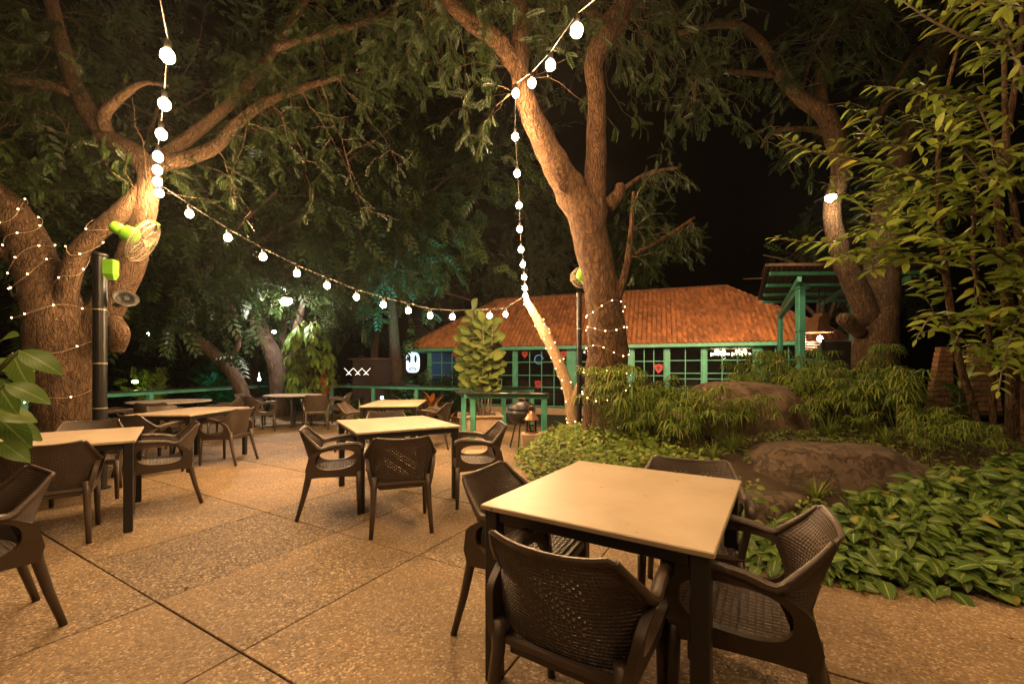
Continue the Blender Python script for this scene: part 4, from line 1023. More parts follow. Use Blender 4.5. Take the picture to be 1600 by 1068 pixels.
# --- big tree at left
bL = P(103, 745, 5.25); bL.z = -.02
tL, cL = tree('big forked tree at left wound with fairy lights, behind the left table', [
    [(103, 752, 5.25, 112), (101, 715, 5.25, 96), (102, 620, 5.2, 92), (95, 540, 5.2, 100), (84, 480, 5.2, 92), (62, 430, 5.2, 72), (45, 380, 5.15, 62), (20, 335, 5.1, 60), (-20, 300, 5.0, 56), (-100, 240, 4.8, 46)],
    [(122, 740, 5.35, 74), (126, 650, 5.35, 66), (130, 570, 5.35, 62), (140, 520, 5.35, 56), (170, 475, 5.4, 54), (198, 425, 5.4, 50), (214, 372, 5.3, 44), (228, 315, 5.2, 38), (234, 275, 5.25, 38), (212, 243, 5.3, 40), (165, 212, 5.4, 34), (125, 150, 5.5, 28), (100, 80, 5.6, 24), (72, -30, 5.7, 20)],
    [(96, 500, 5.15, 40), (108, 440, 5.1, 34), (122, 395, 5.08, 32), (150, 365, 5.08, 32), (190, 332, 5.1, 34), (226, 296, 5.2, 32)],
    [(222, 262, 5.3, 30), (285, 250, 5.6, 26), (335, 230, 5.9, 22), (362, 202, 6.0, 20), (405, 166, 6.0, 17), (465, 140, 6.0, 13), (540, 118, 6.0, 8)],
    [(235, 258, 5.4, 26), (320, 196, 5.9, 21), (390, 130, 6.1, 18), (440, 60, 6.2, 15), (500, -40, 6.3, 10)],
    [(62, 440, 5.2, 34), (25, 405, 5.1, 26), (-25, 380, 5.0, 24), (-90, 350, 4.9, 16)],
    [(172, 215, 5.4, 24), (163, 180, 5.2, 20), (196, 146, 5.0, 14), (226, 130, 4.9, 8), (262, 134, 4.85, 5)],
    [(125, 150, 5.5, 18), (60, 130, 5.4, 14), (-10, 120, 5.3, 10), (-90, 60, 5.3, 8)],
    [(430, 75, 5.3, 14), (520, 50, 5.6, 11), (620, 20, 6.0, 8)],
    [(180, 545, 5.3, 30), (186, 520, 5.25, 34), (178, 500, 5.3, 26)],
], M['bark'], bL, k=.80, nz=.075)
# --- centre tree
bC = P(948, 640, 6.2); bC.z = gh(bC.x, bC.y) - .05
tC, cC = tree('central tree forking above the pavilion roof, its base wound with fairy lights', [
    [(950, 690, 6.2, 92), (947, 600, 6.2, 72), (948, 520, 6.2, 62), (938, 440, 6.2, 57), (925, 385, 6.2, 58), (914, 335, 6.15, 62), (893, 300, 6.1, 54), (870, 262, 5.9, 46), (848, 215, 5.7, 40), (824, 165, 5.4, 34), (812, 110, 5.3, 30), (812, 40, 5.3, 28), (806, -60, 5.3, 24)],
    [(922, 390, 6.2, 40), (928, 330, 6.12, 42), (930, 290, 6.1, 38), (932, 230, 6.0, 33), (932, 150, 5.9, 30), (928, 100, 5.8, 31), (948, 52, 5.7, 38), (990, -20, 5.6, 30), (1010, -80, 5.6, 20)],
    [(816, 120, 5.35, 26), (782, 68, 5.2, 28), (738, 36, 5.1, 26), (700, -2, 5.0, 24), (665, -70, 4.9, 20)],
    [(950, 322, 6.1, 26), (966, 304, 6.1, 22), (968, 288, 6.1, 14)],
    [(955, 60, 5.7, 24), (925, 20, 5.9, 20), (905, -60, 6.1, 14)],
    [(962, 470, 6.1, 16), (978, 420, 6.0, 12), (986, 360, 5.9, 9), (990, 300, 5.9, 5)],
    [(985, 400, 6.0, 9), (1040, 370, 5.9, 7), (1085, 340, 5.9, 4)],
    [(968, 300, 6.1, 8), (1010, 272, 6.2, 7), (1060, 262, 6.2, 4)],
    [(884, 296, 6.05, 30), (882, 288, 5.9, 26), (882, 287, 5.85, 20)],
], M['bark_rough'], bC, nz=.15, k=.93)
# --- slanting trunk
bS = P(900, 700, 7.2); bS.z = gh(bS.x, bS.y) - .03
tS, cS = tree('slender slanting trunk wrapped in fairy lights, leaning left of the central tree', [
    [(903, 720, 7.2, 34), (897, 660, 7.2, 28), (889, 610, 7.25, 23), (870, 560, 7.4, 21), (852, 522, 7.6, 21), (838, 496, 7.8, 17), (822, 468, 8.0, 13)],
    [(893, 640, 7.2, 16), (902, 610, 7.1, 13), (908, 585, 7.05, 9)]], M['bark_pale'], bS, seg=12, k=.8)
# --- right tree
bR = P(1368, 690, 7.6); bR.z = gh(bR.x, bR.y) - .05
tR, cR = tree('thick dark tree at right with a white lamp on its left limb', [
    [(1368, 700, 7.6, 82), (1367, 610, 7.6, 68), (1368, 530, 7.6, 62), (1374, 460, 7.65, 56), (1380, 380, 7.7, 46), (1392, 300, 7.8, 38), (1420, 200, 8.0, 32), (1470, 80, 8.2, 26), (1500, -40, 8.3, 20)],
    [(1360, 505, 7.6, 40), (1338, 450, 7.5, 36), (1318, 410, 7.45, 31), (1304, 360, 7.4, 28), (1300, 320, 7.4, 26), (1314, 270, 7.4, 30), (1308, 225, 7.4, 32), (1288, 178, 7.4, 30), (1250, 152, 7.4, 22), (1215, 112, 7.3, 19), (1185, 62, 7.2, 15), (1140, 38, 7.1, 12), (1060, 52, 7.0, 7)],
    [(1284, 172, 7.4, 20), (1282, 118, 7.45, 19), (1300, 60, 7.5, 13), (1345, 10, 7.6, 9), (1370, -50, 7.7, 7)],
    [(1322, 235, 7.45, 16), (1362, 200, 7.5, 15), (1385, 160, 7.5, 12), (1425, 90, 7.6, 10), (1480, 40, 7.8, 7)],
    [(1322, 240, 7.4, 13), (1280, 205, 7.5, 10), (1210, 205, 7.6, 7), (1190, 230, 7.6, 4)],
    [(1210, 118, 7.3, 9), (1130, 112, 7.3, 8), (1090, 125, 7.2, 6), (1085, 160, 7.2, 3)],
    [(1345, 520, 7.5, 22), (1322, 500, 7.4, 24), (1315, 498, 7.35, 18)],
    [(1250, 150, 7.4, 8), (1262, 110, 7.3, 5), (1280, 60, 7.3, 3)],
], M['bark'], bR, k=.9)
def okL(p):
    x, y = pix(p); return p[1] > 3.9 and not (200 < x < 330 and p[1] < 5.4 and y < 340) and p[2] > 2.2 and not (y > 300 and p[1] < 6)
tw = twigs(cL[3:5] + cL[7:9] + [cL[1]], 230, (.6, 1.6), .12, .55, keep=okL); tw += twigs([cL[0]], 50, (.6, 1.5), .1, .85, keep=okL)
o = twigmesh(tw, .0048, 'twigs', tL, M['bark']); shift(o, bL)
o = foliage(tw[:190] + tw[230:], 18, (.10, .17), 'foliage', tL, M['neem'], SPN, okL, 3); shift(o, bL)
# long drooping bare twigs, as in the photo
dr = []
for (x0, y0, d0, x1, y1) in [(330, 225, 5.0, 390, 330), (420, 150, 4.9, 470, 300), (470, 140, 4.8, 545, 325), (390, 170, 4.9, 360, 300), (520, 120, 4.8, 600, 260), (500, 130, 4.8, 570, 330), (90, 60, 5.6, 10, 240), (125, 150, 5.5, 70, 330), (60, 130, 5.4, 20, 260)]:
    a = np.array(P(x0, y0, d0)); b = np.array(P(x1, y1, d0 + .4)); q = []
    for k in range(10):
        s = k / 9; p = a * (1 - s) + b * s; p = p + np.array([.16 * math.sin(3.1 * s + x0) * s, 0, .22 * math.sin(math.pi * s)]); q.append(p + rng.normal(size=3) * .012)
    dr.append(np.array(q))
o = twigmesh(dr, .0075, 'hanging_twigs', tL, M['bark']); shift(o, bL)
sub = []
for q in dr:
    for k in range(5):
        i = rng.integers(3, 10); p = q[i]; d = rng.normal(size=3); d[2] -= .6; qq = [p]
        for s in range(5): d = d / np.linalg.norm(d) + rng.normal(size=3) * .2; p = p + d / np.linalg.norm(d) * .08; qq.append(p)
        sub.append(np.array(qq))
o = twigmesh(sub, .004, 'twiglets', tL, M['twig']); shift(o, bL); o = foliage(sub, 3, (.10, .17), 'hanging_foliage', tL, M['neem'], SPN); shift(o, bL)
def okC(p):
    x, y = pix(p); return p[1] > 4.4 and p[2] > 2.2 and not (780 < x < 920 and y > 90 and p[1] < 6.6) and not (910 < x < 960 and y > 60 and p[1] < 6.2) and not (y > 250 and x < 990)
tw = twigs([cC[5], cC[6], cC[7]], 46, (.3, .75), .16, .4, up=.0, keep=lambda p: 975 < pix(p)[0] < 1110)
o = twigmesh(tw, .005, 'twigs', tC, M['twig']); shift(o, bC); o = foliage(tw, 12, (.08, .15), 'side_foliage', tC, M['neem'], SPN, None, 2); shift(o, bC)
tw = twigs([cC[0], cC[1], cC[2], cC[4]], 260, (.8, 2.0), .10, .75, keep=okC)
o = twigmesh(tw, .005, 'twigs', tC, M['bark']); shift(o, bC); o = foliage(tw, 14, (.11, .20), 'crown_foliage', tC, M['neem'], SPN, okC, 3); shift(o, bC)
def okR(p):
    x, y = pix(p); return p[1] > 6.3 and p[2] > 3.2 and not (1270 < x < 1330 and 150 < y < 420 and p[1] < 7.6) and not (1100 < x < 1200 and y > 220)
tw = twigs(cR[1:6] + [cR[7]], 110, (.5, 1.3), .14, .5, keep=okR) + twigs([cR[0], cR[2]], 110, (.8, 1.9), .1, .5, keep=okR)
o = twigmesh(tw, .007, 'twigs', tR, M['twig']); shift(o, bR); o = foliage(tw, 12, (.13, .22), 'foliage', tR, M['neem_far'], SPN, okR, 3); shift(o, bR)

# --- background trees
def bgtree(x, y, h, spread, label, trunkpx=None, n=170, per=12, zc=.62, seed=0, keep=None, lean=0):
    t = thing('tree', label, 'tree', (x, y, -.55)); r = random.Random(seed); cur = []
    if trunkpx is None:
        base = [Vector((x, y, -.6)), Vector((x + lean * .3, y, h * .18)), Vector((x + lean * .7, y + .2, h * .4)), Vector((x + lean, y, h * .68))]
        cur.append(crom(base, [.24, .19, .16, .10], 5))
    else:
        for l in trunkpx: cur.append(limbpts(l))
    for i, (pts, rad) in enumerate(cur): MB().tube([p - Vector((x, y, -.55)) for p in pts], rad, 9, nz=.12, seed=seed + i).build('trunk' if i == 0 else 'limb', M['bark_far'], t, smooth=True)
    top = cur[0][0]; cc = []
    for k in range(8):
        a = k * .785 + r.uniform(-.3, .3); s = top[int(len(top) * r.uniform(.45, .98))]; e = Vector((x + lean + math.cos(a) * spread * r.uniform(.6, 1), y + math.sin(a) * spread * r.uniform(.5, .9), h * r.uniform(.45, .98)))
        m_ = s.lerp(e, .5) + Vector((r.uniform(-.4, .4), 0, r.uniform(.1, .6))); cp = crom([s, m_, e], [.09, .06, .025], 6); cc.append(cp)
        MB().tube([p - Vector((x, y, -.55)) for p in cp[0]], cp[1], 6).build('limb', M['bark_far'], t, smooth=True)
    kk = lambda p: p[2] > 1.2 and (keep is None or keep(p))
    tw = twigs(cc, n, (spread * .35, spread * .85), .12, .25, keep=kk, up=.1)
    o = twigmesh(tw, .012, 'twigs', t, M['bark_far']); o.location = (-x, -y, .55)
    o = foliage(tw, per, (.32, .6), 'foliage', t, M['neem_far'], SPF, kk, 2); 
    if o: o.location = (-x, -y, .55)
    return t
def notroof(p):       # keep the crowns out of the pavilion and off its roof, and off the open dark sky beyond it
    c, s = math.cos(BA), math.sin(BA); dx, dy = p[0] - BX, p[1] - BY; lx = c * dx + s * dy; ly = -s * dx + c * dy
    if -.6 < lx < LEN + .6 and -.8 < ly < WID + .6 and p[2] < 6.2: return False
    x, y = pix(p); return not (1085 < x < 1195 and y > 190) and not (600 < x < 760 and y > 478)
bgtree(-5.3, 12.4, 8.5, 3.4, 'dark leaning tree behind the round table, left of the umbrella tree', [[(438, 690, 12.3, 30), (436, 610, 12.3, 27), (428, 560, 12.3, 26), (405, 510, 12.3, 24), (396, 465, 12.4, 20), (410, 400, 12.6, 16), (450, 330, 12.8, 12)],
       [(440, 600, 12.3, 16), (458, 560, 12.3, 14), (462, 520, 12.3, 12), (480, 450, 12.3, 9)]], 170, seed=2)
bgtree(-6.9, 10.9, 7.5, 3.2, 'dark slanting tree behind the railing between the two round tables', [[(385, 630, 10.9, 20), (365, 585, 10.9, 20), (325, 545, 10.9, 19), (290, 515, 10.9, 18), (268, 470, 10.9, 15), (265, 420, 11, 11)], [(350, 570, 10.9, 10), (372, 540, 10.9, 9), (368, 500, 10.9, 7), (350, 460, 10.9, 5)]], 150, seed=5)
bgtree(-10.8, 10.2, 12, 5.2, 'tall dark tree over the left railing, its crown high at upper left', None, 280, seed=51, keep=lambda p: p[2] > 3.4, lean=1.5)
bgtree(-10.5, 9.5, 7.5, 3.2, 'dark leafy tree beyond the left railing', None, 170, seed=8, lean=.6)
bgtree(-9.5, 15.5, 9, 4.0, 'tall dark tree far behind the left railing', None, 190, seed=9)
bgtree(-5.9, 21.0, 10.5, 4.6, 'tall tree touched by teal light left of the pavilion sign', None, 230, seed=12, keep=notroof)
bgtree(-4.1, 15.6, 12.5, 5.2, 'tall dark tree rising behind the back railing, over the sagging bulbs', None, 280, seed=33, keep=notroof, lean=-.7)
bgtree(-7.2, 13.2, 10, 4.2, 'dark tree behind the round tables, high over the patio', None, 220, seed=35)
bgtree(-6.5, 20, 11, 4.5, 'high dark tree far behind the dark hut', None, 200, seed=14, keep=notroof)
bgtree(1.2, 27.5, 12, 4.6, 'high dark tree behind the left end of the pavilion roof', None, 210, seed=17, keep=notroof)
bgtree(6.0, 27, 11, 4.2, 'high dark tree behind the middle of the pavilion roof', None, 190, seed=21, keep=notroof)
bgtree(12.5, 17, 8.5, 3.4, 'dark tree behind the canopy at right', None, 170, seed=23, keep=notroof)
bgtree(-15, 13, 8, 4.0, 'dark tree at the far left edge', None, 140, seed=25)
# canopy-level branches high over the patio, from the tall trees
# --- hedge far left
def mass(name, label, cat, box, n, size, m, seed, tmpl=SPF, kind='stuff'):
    r = np.random.default_rng(seed); lo, hi = np.array(box[0]), np.array(box[1]); T = r.uniform(lo, hi, (n, 3)); c = (lo + hi) / 2; e = (hi - lo) / 2
    q = (T - c) / e; T = T[(q ** 2).sum(1) < 1.5]; D = r.normal(size=T.shape) + np.array([0, -.3, .2]); Nn = r.normal(size=T.shape) * .5 + np.array([0, 0, 1])
    o = stamp(name, tmpl[0], tmpl[1], frames(D, Nn), T, m, None, S=r.uniform(size[0], size[1], len(T))); tag(o, label, cat); o['kind'] = kind; return o
mass('hedge', 'dark clipped hedge far beyond the left railing with a teal glow', 'hedge', ((-19, 18.5, -.5), (-7, 19.8, 1.9)), 2600, (.3, .5), M['neem_far'], 31)
mass('hedge', 'low dark hedge behind the back railing beside the hut', 'hedge', ((-4.2, 14.6, -.55), (-1.2, 15.4, 1.1)), 900, (.25, .42), M['neem_far'], 32)
mass('ground_cover', 'leafy undergrowth on the low ground behind the back railing', 'undergrowth', ((-7.4, 14.4, -.55), (-1.0, 14.9, .15)), 900, (.2, .4), M['neem_far'], 33)

# ================================================================== LEAF SHAPES
def leaf_template(L, W, shape='oval', fold=.15, droop=.25, nseg=5):
    """leaf along +x, uv across/along"""
    v = []; uv = []; f = []
    for i in range(nseg + 1):
        t = i / nseg
        if shape == 'oval': w_ = math.sin(math.pi * min(1, t * .97 + .015)) ** .8
        elif shape == 'arrow': w_ = (max(0, 1 - t) ** .75) * (1.05 if t > .12 else .75) + .001
        elif shape == 'obov': w_ = math.sin(math.pi * t ** 1.7) ** .8 if 0 < t < 1 else .02
        else: w_ = (1 - abs(2 * t - .8) ** 1.6 * .8) * (1 if t < 1 else .05)
        if i == 0 and shape != 'arrow': w_ = .04
        w_ = max(.02, w_) * W / 2; x = L * t; z = -droop * L * t * t
        back = -.16 * L if (shape == 'arrow' and i == 0) else 0
        v += [(x + back, -w_, z + fold * w_), (x, 0, z), (x + back, w_, z + fold * w_)]; uv += [(0, t), (.5, t), (1, t)]
    for i in range(nseg):
        a = i * 3; f += [(a, a + 3, a + 4, a + 1), (a + 1, a + 4, a + 5, a + 2)]
    return np.array(v), np.array(f), np.array(uv)
def leafmesh(name, tp, m):
    me = bpy.data.meshes.new(name); me.from_pydata([tuple(x) for x in tp[0]], [], [tuple(int(i) for i in q) for q in tp[1]]); ul = me.uv_layers.new(name='UVMap')
    u = tp[2][tp[1]].reshape(-1, 2); ul.data.foreach_set('uv', u.reshape(-1).astype(np.float32)); me.materials.append(m)
    me.polygons.foreach_set('use_smooth', [True] * len(me.polygons)); me.update(); return me
def put_leaves(items, parent, variants, m, limit=300, name='leaf', base=(0, 0, 0)):
    """items: (pos, dir, normal, scale); the nearest become objects, the rest one part"""
    items = sorted(items, key=lambda q: -q[3] / max(.3, q[0][1])); mes = [leafmesh(name, v, m) for v in variants]; base = np.array(base)
    one = items[:limit]; rest = items[limit:]
    R = frames(np.array([i[1] for i in one], float), np.array([i[2] for i in one], float)) if one else []
    for k, it in enumerate(one):
        M4 = Matrix([list(R[k][r] * it[3]) + [0] for r in range(3)] + [[0, 0, 0, 1]]); M4.translation = Vector(np.array(it[0]) - base)
        o = link(name, mes[k % len(mes)], parent); o.matrix_local = M4
    if rest:
        for vi, v in enumerate(variants):
            rr_ = rest[vi::len(variants)]
            if not rr_: continue
            stamp('leaves', v[0], v[1], frames(np.array([i[1] for i in rr_], float), np.array([i[2] for i in rr_], float)), np.array([i[0] for i in rr_]) - base, m, parent, uv=v[2], S=[i[3] for i in rr_])

# ================================================================== ARROWHEAD BED (right front)
r2 = np.random.default_rng(7)
def bed(poly_ok, box, n, hfun, face=(-.25, -1, .1)):
    out = []; t = 0
    while len(out) < n and t < n * 20:
        t += 1; x, y = r2.uniform(*box[0]), r2.uniform(*box[1])
        if not poly_ok(x, y): continue
        z = gh(x, y) + hfun(x, y) * r2.uniform(.55, 1.05)
        d = np.array(face) * .7 + r2.normal(size=3) * np.array([.8, .6, .25]); nn = np.array([-.05, -.45, 1]) + r2.normal(size=3) * .3
        out.append((np.array([x, y, z]), d, nn, r2.uniform(.48, .88)))
    return out
AV = [leaf_template(.165, .098, 'oval', .16, .4), leaf_template(.15, .105, 'arrow', .15, .4), leaf_template(.14, .085, 'oval', .2, .35)]
inb = lambda x, y: sdist(x, y) > -.07 and x > 1.55 + .25 * noise.noise(Vector((x * 3, y * 3, 0))) and y < 3.12 + (x - 2) * .24 and ((x - 3.0) ** 2 / .5 + (y - 4.0) ** 2 / .28) > 1
hb = lambda x, y: .08 + .17 * min(1, max(0, sdist(x, y) + .07) / .5) * min(1, max(.25, (x - 1.4) / 1.1))
tb = thing('arrowhead_plants', 'dense bed of broad pale-veined arrowhead leaves at the right front of the garden', 'plant bed', (3, 2.9, 0))
it = bed(inb, ((1.5, 5.6), (2.4, 4.6)), 3500, hb); put_leaves(it, tb, AV, M['arrow'], base=(3, 2.9, 0))
st = MB()
for q in it[::6]:
    p = q[0]; b_ = Vector((p[0] + .02, p[1] + .04, gh(p[0], p[1]) - .01)); st.tube([b_ - Vector((3, 2.9, 0)), Vector(p) - Vector((3, 2.9, 0))], .003, 3)
st.build('stems', M['stalk'], tb, kind='stuff')
tb = thing('arrowhead_plants', 'small patch of arrowhead leaves under the right arm of the front table chair', 'plant bed', (1.35, 3.2, 0))
it = bed(lambda x, y: sdist(x, y) > -.05 and (x - 1.45) ** 2 / .25 + (y - 3.15) ** 2 / .06 < 1, ((.9, 2.0), (2.8, 3.5)), 130, lambda x, y: .16); put_leaves(it, tb, AV, M['arrow'], base=(1.35, 3.2, 0))
# low leafy bed left of the front table
LV = [leaf_template(.085, .06, 'oval', .2, .3, 3), leaf_template(.07, .055, 'oval', .2, .2, 3)]
lowok = lambda x, y: sdist(x, y) > -.06 and y > 3.25 and y < 7.2 and x < 1.55 - .25 * (y - 5)
tb = thing('low_leafy_plants', 'bed of low bright green leaves bordering the patio left of the papyrus', 'plant bed', (.7, 4.6, 0))
it = bed(lowok, ((0, 2.2), (3.2, 7.2)), 3600, lambda x, y: .08 + .24 * min(1, max(0, sdist(x, y) + .05) / .35)); put_leaves(it, tb, LV, M['low'], base=(.7, 4.6, 0))

# ================================================================== PAPYRUS
def papyrus_mesh(seed, ns=9, hmin=.45, hmax=.8):
    r = np.random.default_rng(seed); stk = MB(); V = []; Fq = []
    for s in range(ns):
        a = r.uniform(0, 6.28); sp = r.uniform(.02, .26); h = r.uniform(hmin, hmax); top = Vector((math.cos(a) * sp, math.sin(a) * sp, h))
        b_ = Vector((math.cos(a) * .04, math.sin(a) * .04, -.03)); mid = b_.lerp(top, .5) + Vector((0, 0, .03)); stk.tube([b_, mid, top], .0035, 3)
        n = r.integers(15, 21); L = r.uniform(.15, .23)
        for k in range(n):
            an = 2 * math.pi * k / n + r.uniform(-.15, .15); el = r.uniform(-.1, .5); l = L * r.uniform(.75, 1.1); w_ = .008
            d = np.array([math.cos(an), math.sin(an)]); nrm = np.array([-d[1], d[0], 0]); b0 = len(V)
            for i in range(4):
                t = i / 3; rad = l * t * (1 - .22 * t); z = top.z + l * (math.sin(el) * t - (.55 + .3 * r.random()) * t * t); ww = w_ * (1 - .75 * abs(t - .35))
                c = np.array([top.x + d[0] * rad, top.y + d[1] * rad, z]); V.append(tuple(c - nrm * ww)); V.append(tuple(c + nrm * ww))
            for i in range(3): Fq.append((b0 + 2 * i, b0 + 2 * i + 1, b0 + 2 * i + 3, b0 + 2 * i + 2))
    l = MB(); l.v = V; l.f = Fq; l.m = [0] * len(Fq)
    return stk.mesh('stalks', M['stalk']), l.mesh('leaf_whorls', M['papyrus'], True)
PM = [papyrus_mesh(s, 12) for s in (1, 2, 3)] + [papyrus_mesh(s, 13, .7, 1.1) for s in (4, 5)]
r3 = random.Random(21); pos = []
def pap_ok(x, y, gap=.22):
    if sdist(x, y) < .25 or any((x - a) ** 2 + (y - b) ** 2 < gap * gap for a, b in pos): return False
    for (bx, by, rx, ry) in ((3.02, 5.55, .8, .62), (3.0, 4.0, .72, .55), (2.15, 3.72, .55, .45)):
        if ((x - bx) / rx) ** 2 + ((y - by) / ry) ** 2 < 1: return False
    for (bx, by, rr_) in ((bC.x, bC.y, .38), (bR.x, bR.y, .45), (bS.x, bS.y, .2)):
        if (x - bx) ** 2 + (y - by) ** 2 < rr_ ** 2: return False
    return True
def papyrus(x, y, big, label, s=1.0):
    a, b = PM[3 + r3.randrange(2)] if big else PM[r3.randrange(3)]
    t = thing('papyrus_plant', label, 'plant', (x, y, gh(x, y)), r3.uniform(0, 6.28), 'umbrella papyrus plants on the mound'); t.scale = (s, s, s)
    link('stalks', a, t, kind='stuff'); link('leaf_whorls', b, t, kind='stuff'); return t
zones = [(lambda x, y: .8 < x < 2.3 and 4.4 < y < 6.2 and x > 1.75 - .3 * (y - 4.4), 46, .85, 0, 'papyrus plant with drooping whorls on the slope between the front table and the central tree'),
         (lambda x, y: 1.15 < x < 2.2 and 5.0 < y < 6.0, 10, 1, 1, 'tall papyrus plant crowding the foot of the central tree'),
         (lambda x, y: (2.45 < x < 2.75 or 3.1 < x < 3.5) and 4.55 < y < 4.95, 4, .62, 0, 'papyrus plant growing against the front of the large boulder'),
         (lambda x, y: 3.5 < x < 6.2 and 4.2 < y < 7.0 and x < y * .93 and not (x < 4.2 and y < 4.9), 46, .95, 0, 'papyrus plant in the dense stand before the thick right tree'),
         (lambda x, y: 3.7 < x < 5.8 and 6.3 < y < 7.2, 10, 1, 1, 'tall papyrus plant in front of the pavilion windows at right'),
         (lambda x, y: 3.75 < x < 4.6 and 3.9 < y < 4.6, 9, .5, 0, 'papyrus plant behind the arrowhead bed, right of the flat boulder')]
for fn, n, s, big, lb in zones:
    k = 0; made = []
    for _ in range(4000):
        if k >= n: break
        x, y = r3.uniform(.6, 6.3), r3.uniform(3.6, 7.3)
        if fn(x, y) and pap_ok(x, y): pos.append((x, y)); made.append(papyrus(x, y, big, lb, s * r3.uniform(.85, 1.1))); k += 1
    if n <= 10:
        made.sort(key=lambda o: pix(o.location)[0])
        for q, o in enumerate(made): o['label'] = ('leftmost ' if q == 0 else 'rightmost ' if q == len(made) - 1 else ('second', 'third', 'fourth', 'fifth', 'sixth', 'seventh', 'eighth', 'ninth')[q - 1] + ' from left ') + lb
# creeping cover between the rocks and under the papyrus
def cover_ok(x, y):
    for (bx, by, rx, ry) in ((3.02, 5.55, .66, .5), (3.05, 4.0, .62, .42), (2.15, 3.72, .38, .3)):
        if ((x - bx) / rx) ** 2 + ((y - by) / ry) ** 2 < 1: return False
    return sdist(x, y) > .12 and noise.noise(Vector((x * 1.7, y * 1.7, 4))) > -.22
tcv = thing('creeping_cover', 'dark creeping greenery over the soil between the boulders and under the papyrus', 'plant bed', (3, 4.8, 0))
it = bed(cover_ok, ((.9, 6.2), (3.2, 7.2)), 5200, lambda x, y: .05 + .08 * max(0, noise.noise(Vector((x * 3, y * 3, 9)))))
put_leaves(it, tcv, [leaf_template(.075, .035, 'oval', .2, .35, 3), leaf_template(.09, .022, 'oval', .2, .6, 3)], M['low'], limit=0, base=(3, 4.8, 0))
# grass tufts
def tuft(x, y, label, n=40, L=.32, m=None):
    t = thing('grass_tuft', label, 'plant', (x, y, gh(x, y))); V = []; Fq = []; r = random.Random(int(x * 100))
    for k in range(n):
        an = r.uniform(0, 6.28); l = L * r.uniform(.6, 1.1); d = (math.cos(an), math.sin(an)); b0 = len(V); ph = r.uniform(.3, .9)
        for i in range(5):
            tt = i / 4; rad = l * tt * ph; z = l * (tt * 1.2 - tt * tt * .9 * ph - .0); w_ = .007 * (1 - tt * .9)
            V += [(d[0] * rad - d[1] * w_, d[1] * rad + d[0] * w_, z), (d[0] * rad + d[1] * w_, d[1] * rad - d[0] * w_, z)]
        for i in range(4): Fq.append((b0 + 2 * i, b0 + 2 * i + 1, b0 + 2 * i + 3, b0 + 2 * i + 2))
    l = MB(); l.v = V; l.f = Fq; l.m = [0] * len(Fq); l.build('blades', m or M['papyrus'], t, smooth=True, kind='stuff')
tuft(2.3, 4.42, 'spiky grass tuft between the dark rocks behind the front table', 50, .36); tuft(2.05, 4.3, 'smaller grass tuft left of the dark rocks', 34, .28); tuft(1.7, 4.5, 'grass tuft behind the chair on the far side of the front table', 36, .3)

for x, y, l_, lb in [(2.55, 3.55, .26, 'grass tuft at the foot of the flat-topped boulder'), (2.35, 4.85, .34, 'grass tuft in front of the large boulder, left side'), (3.55, 4.75, .36, 'grass tuft in front of the large boulder, right side'), (1.35, 4.15, .3, 'grass tuft rising out of the low leafy bed'), (3.85, 4.35, .3, 'grass tuft right of the flat-topped boulder'), (1.75, 3.35, .22, 'small grass tuft behind the right chair of the front table')]:
    tuft(x, y, lb, 44, l_, M['low'])
# ================================================================== RIGHT SHRUB
bH = P(1545, 735, 4.4); bH.z = gh(bH.x, bH.y)
ts = thing('shrub', 'tall multi-stemmed shrub with glossy leaves filling the right edge', 'shrub', tuple(bH)); SO = Vector(bH)
stems = [[(1530, 745, 4.5, 15), (1524, 650, 4.45, 14), (1498, 560, 4.3, 12), (1478, 430, 4.0, 11), (1466, 300, 3.8, 9), (1472, 180, 3.7, 7), (1500, 60, 3.6, 5)],
         [(1578, 745, 4.5, 26), (1584, 620, 4.4, 24), (1572, 450, 4.1, 18), (1560, 300, 3.9, 14), (1585, 140, 3.7, 10), (1600, 0, 3.6, 8)],
         [(1600, 745, 4.3, 16), (1602, 600, 4.2, 14), (1596, 420, 4.0, 12), (1575, 250, 3.8, 10), (1570, 80, 3.6, 8), (1590, -60, 3.5, 6)],
         [(1545, 745, 4.45, 12), (1552, 640, 4.4, 11), (1545, 520, 4.2, 9), (1520, 400, 4.0, 7), (1530, 280, 3.8, 6)]]
